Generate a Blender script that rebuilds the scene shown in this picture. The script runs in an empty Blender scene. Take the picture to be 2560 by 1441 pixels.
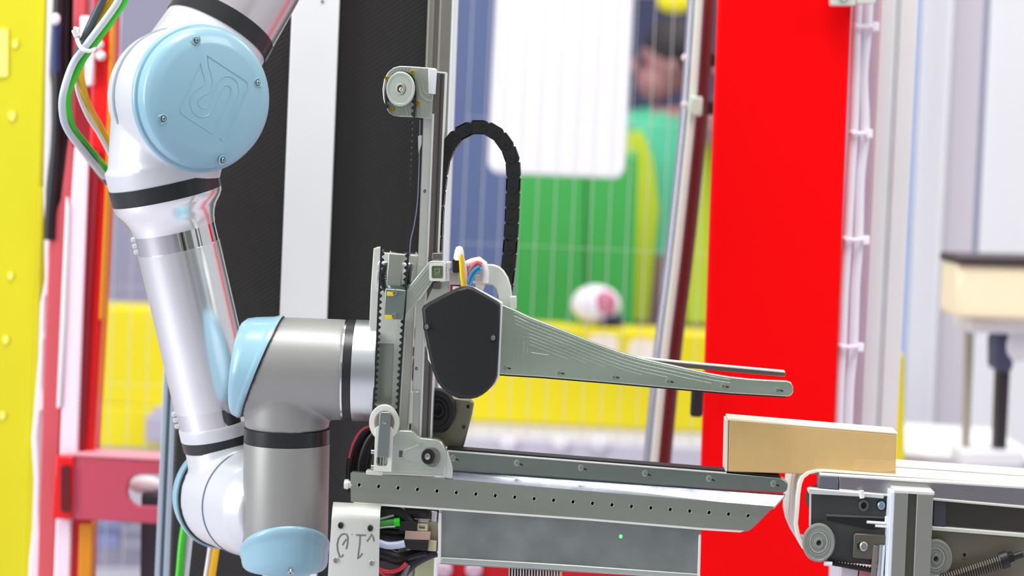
import bpy, bmesh, math, random
from mathutils import Vector, Matrix, geometry
random.seed(7)
SC = bpy.context.scene
COL = SC.collection

# ------------------------------------------------------------------ camera
F = 5000.0                                   # focal length in pixels of the 2560 wide frame
PITCH, ROLL = math.radians(4.0), math.radians(2.7)
CAM = Vector((0, 0, 1.3))
FWD = Vector((0, math.cos(PITCH), -math.sin(PITCH)))
_r0 = Vector((1, 0, 0)); _u0 = Vector((0, math.sin(PITCH), math.cos(PITCH)))
RGT = _r0*math.cos(ROLL) + _u0*math.sin(ROLL)
UPV = _u0*math.cos(ROLL) - _r0*math.sin(ROLL)
cd = bpy.data.cameras.new('camera'); cam = bpy.data.objects.new('camera', cd); COL.objects.link(cam)
m = Matrix((RGT, UPV, -FWD)).transposed().to_4x4(); m.translation = CAM; cam.matrix_world = m
cd.sensor_width = 36.0; cd.lens = F*36.0/2560.0; cd.clip_start = 0.05; cd.clip_end = 100
cd.dof.use_dof = True; cd.dof.focus_distance = 2.13; cd.dof.aperture_fstop = 3.3; cd.dof.aperture_ratio = 1.22
SC.camera = cam

# ------------------------------------------------------------------ world, lights, exposure
w = bpy.data.worlds.new('hall_light'); SC.world = w; w.use_nodes = True
bgn = w.node_tree.nodes['Background']; bgn.inputs[0].default_value = (0.93, 0.95, 1.0, 1); bgn.inputs[1].default_value = 0.66

def area(name, loc, target, sx, sy, power, color=(1, 1, 1)):
    l = bpy.data.lights.new(name, 'AREA'); l.shape = 'RECTANGLE'; l.size = sx; l.size_y = sy; l.energy = power; l.color = color
    o = bpy.data.objects.new(name, l); COL.objects.link(o); o.location = loc
    o.rotation_euler = (Vector(target)-Vector(loc)).to_track_quat('-Z', 'Y').to_euler()
    return o
area('window_light', (-3.2, 0.9, 1.9), (-0.2, 2.2, 1.3), 1.6, 2.2, 88, (0.95, 0.98, 1.0))
area('ceiling_light', (-0.4, 1.6, 4.2), (0.0, 2.3, 1.2), 2.6, 1.2, 108, (1.0, 0.99, 0.96))
area('hall_light', (1.0, 5.2, 4.4), (0.8, 6.0, 1.0), 5.0, 2.0, 150, (1.0, 0.99, 0.97))
area('right_fill_light', (2.8, 1.2, 3.6), (1.0, 2.6, 1.2), 1.6, 1.2, 42, (1.0, 0.99, 0.97))  # added lamp at front right, brightens the right side and the metal

SC.view_settings.view_transform = 'Standard'; SC.view_settings.look = 'None'
SC.view_settings.exposure = 0.0; SC.view_settings.gamma = 1.0; SC.view_settings.use_curve_mapping = False
SC.cycles.use_denoising = True
SC.cycles.max_bounces = 8

# ------------------------------------------------------------------ pixel to place
def ray(px, py): return FWD + RGT*((px-1280.0)/F) + UPV*((720.5-py)/F)
def P(px, py, Y):
    r = ray(px, py); return CAM + r*((Y-CAM.y)/r.y)
class Frame:
    """an upright plane yawed about the vertical; depth d runs away from the viewer"""
    def __init__(s, ox, oy, Y, yaw=0.0):
        a = math.radians(yaw); s.Y = Y; s.px = Y/F
        s.ex = Vector((math.cos(a), -math.sin(a), 0)); s.n = Vector((math.sin(a), math.cos(a), 0)); s.ez = Vector((0, 0, 1))
        s.O = P(ox, oy, Y)
    def pt(s, px, py, d=0.0):
        r = ray(px, py); return CAM + r*(((s.O + s.n*d - CAM).dot(s.n))/r.dot(s.n))
    def pts(s, l, d=0.0): return [s.pt(x, y, d) for x, y in l]

# ------------------------------------------------------------------ materials
def lin(c):
    c = c/255.0
    return c/12.92 if c <= 0.04045 else ((c+0.055)/1.055)**2.4
def rgb(t): return (lin(t[0]), lin(t[1]), lin(t[2]), 1)
MATS = {}
def mat(name, col, rough=0.5, metal=0.0, var=0.06, vscale=30.0, bump=0.0, bscale=200.0, stretch=None, emit=None, coat=0.0, spec=0.5, rvar=0.0):
    if name in MATS: return MATS[name]
    M = bpy.data.materials.new(name); M.use_nodes = True; nt = M.node_tree; b = nt.nodes['Principled BSDF']
    b.inputs['Roughness'].default_value = rough; b.inputs['Metallic'].default_value = metal
    b.inputs['Coat Weight'].default_value = coat; b.inputs['Specular IOR Level'].default_value = spec
    tc = nt.nodes.new('ShaderNodeTexCoord'); mp = nt.nodes.new('ShaderNodeMapping')
    nt.links.new(tc.outputs['Object'], mp.inputs['Vector'])
    if stretch: mp.inputs['Scale'].default_value = stretch
    n = nt.nodes.new('ShaderNodeTexNoise'); n.inputs['Scale'].default_value = vscale; n.inputs['Detail'].default_value = 4
    nt.links.new(mp.outputs[0], n.inputs['Vector'])
    c = rgb(col)
    mx = nt.nodes.new('ShaderNodeMix'); mx.data_type = 'RGBA'
    mx.inputs[6].default_value = tuple(max(0, v*(1-var)) for v in c[:3])+(1,)
    mx.inputs[7].default_value = tuple(min(1, v*(1+var)) for v in c[:3])+(1,)
    nt.links.new(n.outputs['Fac'], mx.inputs[0]); nt.links.new(mx.outputs[2], b.inputs['Base Color'])
    if rvar:
        mr = nt.nodes.new('ShaderNodeMapRange'); mr.inputs[3].default_value = max(0.02, rough-rvar); mr.inputs[4].default_value = min(1, rough+rvar)
        nt.links.new(n.outputs['Fac'], mr.inputs[0]); nt.links.new(mr.outputs[0], b.inputs['Roughness'])
    if bump:
        n2 = nt.nodes.new('ShaderNodeTexNoise'); n2.inputs['Scale'].default_value = bscale; n2.inputs['Detail'].default_value = 3
        nt.links.new(mp.outputs[0], n2.inputs['Vector'])
        bp = nt.nodes.new('ShaderNodeBump'); bp.inputs['Strength'].default_value = bump; bp.inputs['Distance'].default_value = 0.001
        nt.links.new(n2.outputs['Fac'], bp.inputs['Height']); nt.links.new(bp.outputs[0], b.inputs['Normal'])
    if emit:
        b.inputs['Emission Color'].default_value = rgb(emit[0]); b.inputs['Emission Strength'].default_value = emit[1]
    MATS[name] = M; return M

def weave_mat():
    M = mat('dark_woven_panel', (40, 38, 38), 0.34, 0.0, 0.1, 40)
    nt = M.node_tree; b = nt.nodes['Principled BSDF']
    tc = nt.nodes.new('ShaderNodeTexCoord'); mp = nt.nodes.new('ShaderNodeMapping'); mp.inputs['Rotation'].default_value = (0, math.radians(35), 0)
    wv = nt.nodes.new('ShaderNodeTexWave'); wv.inputs['Scale'].default_value = 60; wv.bands_direction = 'Z'; wv.inputs['Distortion'].default_value = 1.0
    bp = nt.nodes.new('ShaderNodeBump'); bp.inputs['Strength'].default_value = 0.35; bp.inputs['Distance'].default_value = 0.0006
    nt.links.new(tc.outputs['Object'], mp.inputs[0]); nt.links.new(mp.outputs[0], wv.inputs[0]); nt.links.new(wv.outputs['Fac'], bp.inputs['Height']); nt.links.new(bp.outputs[0], b.inputs['Normal'])
    return M

ALU = mat('machined_aluminium', (206, 214, 202), 0.33, 0.8, 0.04, 60, 0.05, 500, stretch=(0.15, 1, 1.5), rvar=0.06)
ALU_L = mat('light_anodised_aluminium', (222, 226, 216), 0.42, 0.3, 0.05, 40)
ALU_P = mat('polished_aluminium', (225, 228, 228), 0.12, 1.0, 0.03, 60)
ALU_D = mat('dull_grey_rail_steel', (140, 134, 132), 0.36, 0.9, 0.06, 60, 0.1, 400, stretch=(4, 4, 0.1))
GALV = mat('galvanised_sheet', (150, 158, 154), 0.38, 0.9, 0.36, 26, 0.05, 200, rvar=0.1)
EDGE = mat('bright_cut_edge', (238, 240, 234), 0.35, 0.4, 0.02)
STEEL = mat('screw_steel', (190, 192, 184), 0.28, 1.0, 0.05)
BRASS = mat('yellow_zinc_screw', (214, 190, 70), 0.32, 0.9, 0.08, 300)
BLACK = mat('black_plastic', (20, 21, 21), 0.45, 0.0, 0.1, 80, 0.1, 700)
BLACKM = mat('black_cover_plastic', (17, 20, 19), 0.5, 0.0, 0.12, 60, 0.2, 900)
RUB = mat('black_rubber', (16, 16, 18), 0.6, 0.0, 0.1, 80)
HOLE = mat('dark_hole', (14, 14, 14), 0.7, 0.0, 0.05)
SILV = mat('silver_robot_paint', (154, 154, 151), 0.40, 0.35, 0.03, 80, 0.06, 900)
SILVL = mat('lit_silver_robot_paint', (218, 219, 224), 0.36, 0.25, 0.02, 80, 0.03, 900)  # lit copy of the robot paint: brighter light on elbow put into colour
TUBE = mat('satin_arm_tube', (238, 239, 240), 0.2, 0.85, 0.02, 40)
CHROME = mat('chrome_clamp_ring', (232, 232, 232), 0.06, 1.0, 0.01)
BLUE = mat('pale_blue_cap_plastic', (144, 186, 203), 0.32, 0.0, 0.02, 60, coat=0.3)
RINGB = mat('black_joint_ring', (34, 36, 38), 0.3, 0.0, 0.05)
PURP = mat('white_plastic', (232, 230, 232), 0.45, 0.0, 0.03)

# ------------------------------------------------------------------ mesh builder
class B:
    def __init__(s): s.v = []; s.f = []
    def add(s, vs, fs):
        k = len(s.v); s.v += [Vector(p) for p in vs]; s.f += [tuple(i+k for i in f) for f in fs]; return s
    def prism(s, pts, vec):
        n = len(pts); vec = Vector(vec)
        return s.add(list(pts)+[p+vec for p in pts], [tuple(range(n)), tuple(range(2*n-1, n-1, -1))]+[(i, i+n, (i+1) % n+n, (i+1) % n) for i in range(n)])
    def prismh(s, outer, holes, vec):
        loops = [list(outer)]+[list(h) for h in holes]; flat = [p for l in loops for p in l]; n = len(flat); vec = Vector(vec)
        tris = geometry.tessellate_polygon(loops)
        fs = [tuple(t) for t in tris]+[tuple(i+n for i in reversed(t)) for t in tris]; k = 0
        for l in loops:
            q = len(l); fs += [(k+i, k+i+n, k+(i+1) % q+n, k+(i+1) % q) for i in range(q)]; k += q
        return s.add(flat+[p+vec for p in flat], fs)
    def lathe(s, p0, axis, prof, seg=32, sx=1.0, xdir=None, kvec=None, caps=True):
        a = Vector(axis).normalized(); p0 = Vector(p0)
        if xdir is None: xdir = Vector((0, 0, 1)) if abs(a.z) < 0.9 else Vector((1, 0, 0))
        x = (xdir - a*xdir.dot(a)).normalized(); y = a.cross(x); rows = []; vs = []
        for q in prof:
            t, r = q[0], q[1]; k = q[2] if len(q) > 2 else 0.0
            if r <= 1e-9: rows.append([len(vs)]); vs.append(p0+a*t); continue
            row = []
            for i in range(seg):
                th = 2*math.pi*i/seg; d = x*(math.cos(th)*sx)+y*math.sin(th)
                off = k*r*d.dot(kvec) if kvec is not None else 0.0
                row.append(len(vs)); vs.append(p0+a*(t+off)+d*r)
            rows.append(row)
        fs = []
        for A, C in zip(rows, rows[1:]):
            for i in range(seg):
                j = (i+1) % seg
                if len(A) == 1 and len(C) == 1: continue
                if len(A) == 1: fs.append((A[0], C[j], C[i]))
                elif len(C) == 1: fs.append((A[i], A[j], C[0]))
                else: fs.append((A[i], A[j], C[j], C[i]))
        if caps and len(rows[0]) > 1: fs.append(tuple(reversed(rows[0])))
        if caps and len(rows[-1]) > 1: fs.append(tuple(rows[-1]))
        return s.add(vs, fs)
    def cyl(s, p0, p1, r, seg=20, r1=None):
        p0 = Vector(p0); p1 = Vector(p1); return s.lathe(p0, p1-p0, [(0, r), ((p1-p0).length, r if r1 is None else r1)], seg)
    def tube(s, pts, r, seg=8, smooth=0, closed=False):
        pts = [Vector(p) for p in pts]
        if smooth: pts = spline(pts, smooth, closed)
        n = len(pts); vs = []; fs = []; u = None
        for i, p in enumerate(pts):
            if closed: t = (pts[(i+1) % n]-pts[i-1])
            else: t = pts[min(i+1, n-1)]-pts[max(i-1, 0)]
            if t.length < 1e-9: t = Vector((0, 0, 1))
            t.normalize()
            if u is None: u = t.orthogonal().normalized()
            u = (u-t*u.dot(t))
            u = u.normalized() if u.length > 1e-6 else t.orthogonal().normalized()
            w_ = t.cross(u); rr = r[i] if isinstance(r, (list, tuple)) else r
            vs += [p+(u*math.cos(2*math.pi*k/seg)+w_*math.sin(2*math.pi*k/seg))*rr for k in range(seg)]
        for i in range(n if closed else n-1):
            for k in range(seg):
                a0 = i*seg+k; a1 = i*seg+(k+1) % seg; b0 = ((i+1) % n)*seg+k; b1 = ((i+1) % n)*seg+(k+1) % seg
                fs.append((a0, a1, b1, b0))
        if not closed: fs += [tuple(reversed(range(seg))), tuple(range((n-1)*seg, n*seg))]
        return s.add(vs, fs)
    def box(s, c, ax, ay, az):
        c = Vector(c); vs = [c+ax*i+ay*j+az*k for i in (-1, 1) for j in (-1, 1) for k in (-1, 1)]
        return s.add(vs, [(0, 1, 3, 2), (4, 6, 7, 5), (0, 4, 5, 1), (2, 3, 7, 6), (0, 2, 6, 4), (1, 5, 7, 3)])
    def ball(s, c, r, seg=20, rings=12, scale=(1, 1, 1)):
        vs = []; rows = []; c = Vector(c)
        for j in range(rings+1):
            ph = math.pi*j/rings
            if j in (0, rings): rows.append([len(vs)]); vs.append(c+Vector((0, 0, r*math.cos(ph)*scale[2]))); continue
            rows.append(list(range(len(vs), len(vs)+seg)))
            vs += [c+Vector((r*math.sin(ph)*math.cos(2*math.pi*i/seg)*scale[0], r*math.sin(ph)*math.sin(2*math.pi*i/seg)*scale[1], r*math.cos(ph)*scale[2])) for i in range(seg)]
        fs = []
        for A, C in zip(rows, rows[1:]):
            for i in range(seg):
                j = (i+1) % seg
                if len(A) == 1: fs.append((A[0], C[i], C[j]))
                elif len(C) == 1: fs.append((A[i], C[0], A[j]))
                else: fs.append((A[i], C[i], C[j], A[j]))
        return s.add(vs, fs)
    def mesh(s, name, origin=Vector((0, 0, 0)), sharp=32, flat=False):
        me = bpy.data.meshes.new(name); me.from_pydata([tuple(p-origin) for p in s.v], [], s.f)
        bm = bmesh.new(); bm.from_mesh(me); bmesh.ops.recalc_face_normals(bm, faces=bm.faces); bm.to_mesh(me); bm.free()
        if not flat:
            me.polygons.foreach_set('use_smooth', [True]*len(me.polygons)); me.set_sharp_from_angle(angle=math.radians(sharp))
        return me
def spline(pts, k, closed=False):
    n = len(pts); out = []
    for i in range(n if closed else n-1):
        p0 = pts[(i-1) % n] if closed or i > 0 else pts[0]; p1 = pts[i]; p2 = pts[(i+1) % n]; p3 = pts[(i+2) % n] if closed or i+2 < n else pts[-1]
        for j in range(k):
            t = j/k; out.append(0.5*((2*p1)+(p2-p0)*t+(2*p0-5*p1+4*p2-p3)*t*t+(3*p1-p0-3*p2+p3)*t*t*t))
    if not closed: out.append(pts[-1])
    return out

# ------------------------------------------------------------------ objects
def thing(name, label, cat, loc, group=None):
    o = bpy.data.objects.new(name, None); o.empty_display_size = 0.02; COL.objects.link(o); o.location = loc
    o['label'] = label; o['category'] = cat
    if group: o['group'] = group
    o['_o'] = list(loc); return o
def org(o): return Vector(o['_o'])
def put(name, b, material, parent=None, bevel=0.0, seg=2, label=None, sharp=32, flat=False, solid=0.0):
    """link a builder as ONE mesh object; a child keeps its thing's origin"""
    if parent is not None: o0 = org(parent)
    else:
        o0 = Vector((sum(p.x for p in b.v), sum(p.y for p in b.v), sum(p.z for p in b.v)))/max(1, len(b.v)); o0.z = min(p.z for p in b.v)
    me = b.mesh(name, o0, sharp, flat); me.materials.append(material)
    o = bpy.data.objects.new(name, me); COL.objects.link(o); o['_o'] = list(o0)
    if parent is not None: o.parent = parent
    else: o.location = o0
    if solid:
        s_ = o.modifiers.new('solid', 'SOLIDIFY'); s_.thickness = solid; s_.offset = 0
    if bevel:
        bv = o.modifiers.new('bevel', 'BEVEL'); bv.width = bevel; bv.segments = seg; bv.limit_method = 'ANGLE'; bv.angle_limit = math.radians(40); bv.harden_normals = False
    if label: o['label'] = label
    return o
def tag(o, label, cat, group=None, kind=None):
    o['label'] = label; o['category'] = cat
    if group: o['group'] = group
    if kind: o['kind'] = kind
    return o
def struct(o, label=None):
    o['kind'] = 'structure'
    if label: o['label'] = label
    return o
def again(src, delta, parent=None, rot=None):
    c = src.copy(); COL.objects.link(c); c.location = src.location+Vector(delta); c['_o'] = src['_o']
    if parent is not None: c.parent = parent
    return c
def fuse(name, b, voxel, iters, material, parent, factor=0.5):
    me = b.mesh(name, org(parent)); t = bpy.data.objects.new('tmp', me); COL.objects.link(t)
    r = t.modifiers.new('r', 'REMESH'); r.mode = 'VOXEL'; r.voxel_size = voxel
    s_ = t.modifiers.new('s', 'SMOOTH'); s_.factor = factor; s_.iterations = iters
    dg = bpy.context.evaluated_depsgraph_get(); dg.update()
    out = bpy.data.meshes.new_from_object(t.evaluated_get(dg)); out.name = name
    bpy.data.objects.remove(t); out.polygons.foreach_set('use_smooth', [True]*len(out.polygons))
    out.materials.clear(); out.materials.append(material)
    o = bpy.data.objects.new(name, out); COL.objects.link(o); o.parent = parent; o['_o'] = parent['_o']; return o
def screw(fr, px, py, d, rpx, parent, material=None, name='screw', h=0.002, sx=0.82, socket=True):
    """socket-head screw facing the viewer with a recessed drive"""
    material = material or STEEL; r = rpx*fr.px; p = fr.pt(px, py, d)
    b = B().lathe(p, -fr.n, [(0, r), (h*0.7, r), (h, r*0.86), (h, r*0.5), (h*0.35, r*0.45), (h*0.35, 0)], 16, sx, fr.ex)
    return put(name, b, material, parent)
def fy(Y): return 720.5+F*math.tan(math.atan(CAM.z/Y)-PITCH)      # photo row of the floor at depth Y
def pill(x0, y0, x1, y1): return [(x0, y0), (x1, y0), (x1, y1), (x0, y1)]
def ell(cx, cy, rx, ry, n=10): return [(cx+rx*math.cos(2*math.pi*i/n), cy+ry*math.sin(2*math.pi*i/n)) for i in range(n)]
# ================================================================== setting
FLOORM = mat('pale_lavender_floor', (196, 192, 204), 0.45, 0, 0.06, 3)
b = B().box((0.8, 3.0, -0.02), Vector((9, 0, 0)), Vector((0, 9.0, 0)), Vector((0, 0, 0.02))); struct(put('floor', b, FLOORM))
b = B().box((0.8, 11.0, 2.5), Vector((9, 0, 0)), Vector((0, 0.05, 0)), Vector((0, 0, 2.5))); struct(put('wall_back', b, mat('lavender_back_wall', (188, 184, 208), 0.7, 0, 0.05, 2)))
b = B().box((0.8, -5.0, 2.0), Vector((9, 0, 0)), Vector((0, 0.05, 0)), Vector((0, 0, 2.0))); struct(put('wall_front', b, mat('grey_green_front_wall', (150, 160, 150), 0.7, 0, 0.15, 1.2)))

REFDOOR = mat('dark_reflection_door', (52, 50, 46), 0.5, 0, 0.1, 3); REFTRIM = mat('cream_reflection_trim', (236, 232, 214), 0.6, 0, 0.03)  # unseen doors and trims, added behind the camera to give metal contrasting reflections
for i, x in enumerate((-2.6, 0.55, 3.4)):
    b = B().box((x, -4.93, 1.1), Vector((0.45, 0, 0)), Vector((0, 0.03, 0)), Vector((0, 0, 1.1))); struct(put('reflection_door_%d' % (i+1), b, REFDOOR))
for i, x in enumerate((-4.2, -1.3, -0.5, 1.9, 4.8)):
    b = B().box((x, -4.92, 2.0), Vector((0.22, 0, 0)), Vector((0, 0.04, 0)), Vector((0, 0, 2.0))); struct(put('reflection_trim_%d' % (i+1), b, REFTRIM))

def tall(pts, Y):
    """rows -40 and 1500 stand for the top beyond the frame and the floor"""
    return [(x+15, -500) if y in (-40, -30) else (x-0.034*(fy(Y)-1500), fy(Y)) if y == 1500 and Y < 3.1 else (x, y) for x, y in pts]
def slab(name, pts, Y, thick, material, parent=None, bevel=0.0, seg=2, holes=None, dY=0.0):
    """upright solid whose front face stands on the plane y = Y"""
    f = [P(x, y, Y+dY) for x, y in tall(pts, Y)]
    b = B()
    if holes: b.prismh(f, [[P(x, y, Y+dY) for x, y in h] for h in holes], (0, thick, 0))
    else: b.prism(f, (0, thick, 0))
    return put(name, b, material, parent, bevel, seg)
def rnd(x0, y0, x1, y1, r, n=5):
    o = []
    for cx, cy, a in ((x1-r, y0+r, -90), (x1-r, y1-r, 0), (x0+r, y1-r, 90), (x0+r, y0+r, 180)):
        o += [(cx+r*math.cos(math.radians(a+90*i/n)), cy+r*math.sin(math.radians(a+90*i/n))) for i in range(n+1)]
    return o
def shear(pts, x0, y0, kx, ky): return [(x+(y-y0)*kx, y+(x-x0)*ky) for x, y in pts]

# ---- blue-grey partition behind the whole cell
BLG = mat('blue_grey_partition', (88, 104, 146), 0.6, 0, 0.08, 3)
t = thing('partition', 'tall blue grey partition wall behind the white hanging panel', 'partition', P(1200, 1150, 8.2))
slab('board', [(1020, -260), (1480, -260), (1480, 1150), (1020, 1150)], 8.2, 0.06, BLG, t, 0.005)
slab('top_rail', [(1020, -300), (1480, -300), (1480, -260), (1020, -260)], 8.2, 0.08, BLG, t, 0.005)
t = thing('cabinet', 'dark navy cabinet behind the head of the person on the phone', 'cabinet', P(1700, 1300, 8.0))
NAVY = mat('navy_cabinet', (42, 48, 80), 0.6, 0, 0.1, 4)
slab('body', [(1500, -200), (1830, -200), (1830, 1300), (1500, 1300)], 8.0, 0.4, NAVY, t, 0.01)
slab('door', [(1510, -190), (1660, -190), (1660, 1280), (1510, 1280)], 7.98, 0.02, NAVY, t, 0.004)
slab('door', [(1670, -190), (1820, -190), (1820, 1280), (1670, 1280)], 7.98, 0.02, NAVY, t, 0.004)

# ---- white hanging panel
WB = mat('white_hanging_panel', (230, 229, 234), 0.6, 0, 0.02, 6)
t = thing('hanging_panel', 'large white rounded panel hanging in front of the blue grey partition', 'panel', P(1400, -200, 4.6))
pn = shear(rnd(1218, -220, 1562, 440, 30), 1390, 440, -0.05, 0.045)
slab('sheet', pn, 4.6, 0.03, WB, t, 0.006)
slab('hanger', [(1290, -330), (1300, -330), (1300, -200), (1290, -200)], 4.6, 0.01, STEEL, t)
slab('hanger', [(1500, -330), (1510, -330), (1510, -200), (1500, -200)], 4.6, 0.01, STEEL, t)

# ---- green cabinet
GRN = mat('bright_green_board', (56, 162, 74), 0.6, 0, 0.08, 3)
t = thing('green_cabinet', 'bright green cabinet below the white hanging panel', 'cabinet', P(1440, 1100, 5.6))
slab('body', [(1292, 380), (1596, 380), (1566, fy(5.6)), (1262, fy(5.6))], 5.6, 0.35, GRN, t, 0.01)
slab('door', [(1300, 390), (1462, 390), (1460, 890), (1290, 890)], 5.58, 0.02, GRN, t, 0.004)
slab('door', [(1468, 390), (1590, 390), (1580, 890), (1466, 890)], 5.58, 0.02, GRN, t, 0.004)

# ---- grey bench, yellow barrier on it
BEN = mat('lavender_grey_bench', (186, 184, 198), 0.5, 0, 0.06, 4)
t = thing('bench', 'long lavender grey bench carrying the yellow barrier', 'bench', P(1000, 1330, 5.1))
slab('top', [(150, 1044), (1800, 1121), (1800, 1196), (150, 1118)], 4.95, 0.55, BEN, t, 0.006)
slab('front_panel', [(170, 1300), (1790, 1310), (1790, 1420), (170, 1420)], 5.15, 0.03, mat('bench_front', (168, 164, 182), 0.6, 0, 0.08, 4), t, 0.004)
for x in (190, 700, 1240, 1770): slab('leg', [(x-14, 1110), (x+14, 1110), (x+14, 1640), (x-14, 1640)], 5.1, 0.06, BEN, t)
YEL = mat('yellow_barrier', (228, 212, 0), 0.5, 0, 0.05, 6)
t = thing('yellow_barrier', 'long low yellow barrier standing along the back of the cell', 'barrier', P(1000, 1090, 5.25))
slab('board', [(225, 762), (700, 784), (700, 1037), (225, 1015)], 5.2, 0.12, YEL, t, 0.01)
slab('toe_board', [(225, 1015), (700, 1037), (700, 1135), (225, 1118)], 4.925, 0.02, YEL, t, 0.004)
slab('board', [(1170, 806), (1800, 834), (1800, 1088), (1170, 1058)], 5.2, 0.12, YEL, t, 0.01)
slab('board', [(704, 790), (1166, 804), (1166, 1058), (704, 1037)], 5.2, 0.12, YEL, t, 0.01)
PAT = mat('white_label_patch', (240, 228, 214), 0.6, 0, 0.04)
slab('white_patch', rnd(1470, 838, 1545, 905, 18), 5.2, 0.004, PAT, t, dY=-0.004)
slab('white_patch', rnd(1570, 850, 1645, 940, 22), 5.2, 0.004, PAT, t, dY=-0.004)
for i, x in enumerate((1270, 1401, 1497)):  # white studs built in place of small blurred highlights
    b = B().lathe(P(x, 1112, 4.94), -FWD, [(0, 0.021), (0.008, 0.021), (0.018, 0.014), (0.022, 0)], 20)
    tag(put('highlight_stud', b, mat('white_highlight', (216, 212, 222), 0.3, 0, 0.0)), ['first', 'second', 'third'][i]+' of three studs standing for highlights on the bench edge, counted from the gripper post', 'stud', 'highlight studs on the bench edge')

# ---- white and red bundle
t = thing('cloth_bundle', 'white and red bundle with a dark blue base in front of the green cabinet', 'bundle', P(1500, 815, 5.26))
b = B().ball(P(1490, 762, 5.26), 0.066, 20, 12, (1, 0.8, 0.78)); put('white_cloth', b, mat('white_cloth', (238, 232, 240), 0.8, 0, 0.05, 20, 0.3, 40), t)
b = B().ball(P(1512, 758, 5.22), 0.030, 16, 10, (1.0, 0.6, 1.1)); put('red_cloth', b, mat('red_cloth', (206, 120, 146), 0.8, 0, 0.05), t)
b = B().ball(P(1528, 802, 5.24), 0.034, 16, 10, (1.2, 0.8, 0.5)); put('dark_base', b, mat('dark_blue_cloth', (44, 46, 70), 0.8, 0, 0.05), t)

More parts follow.
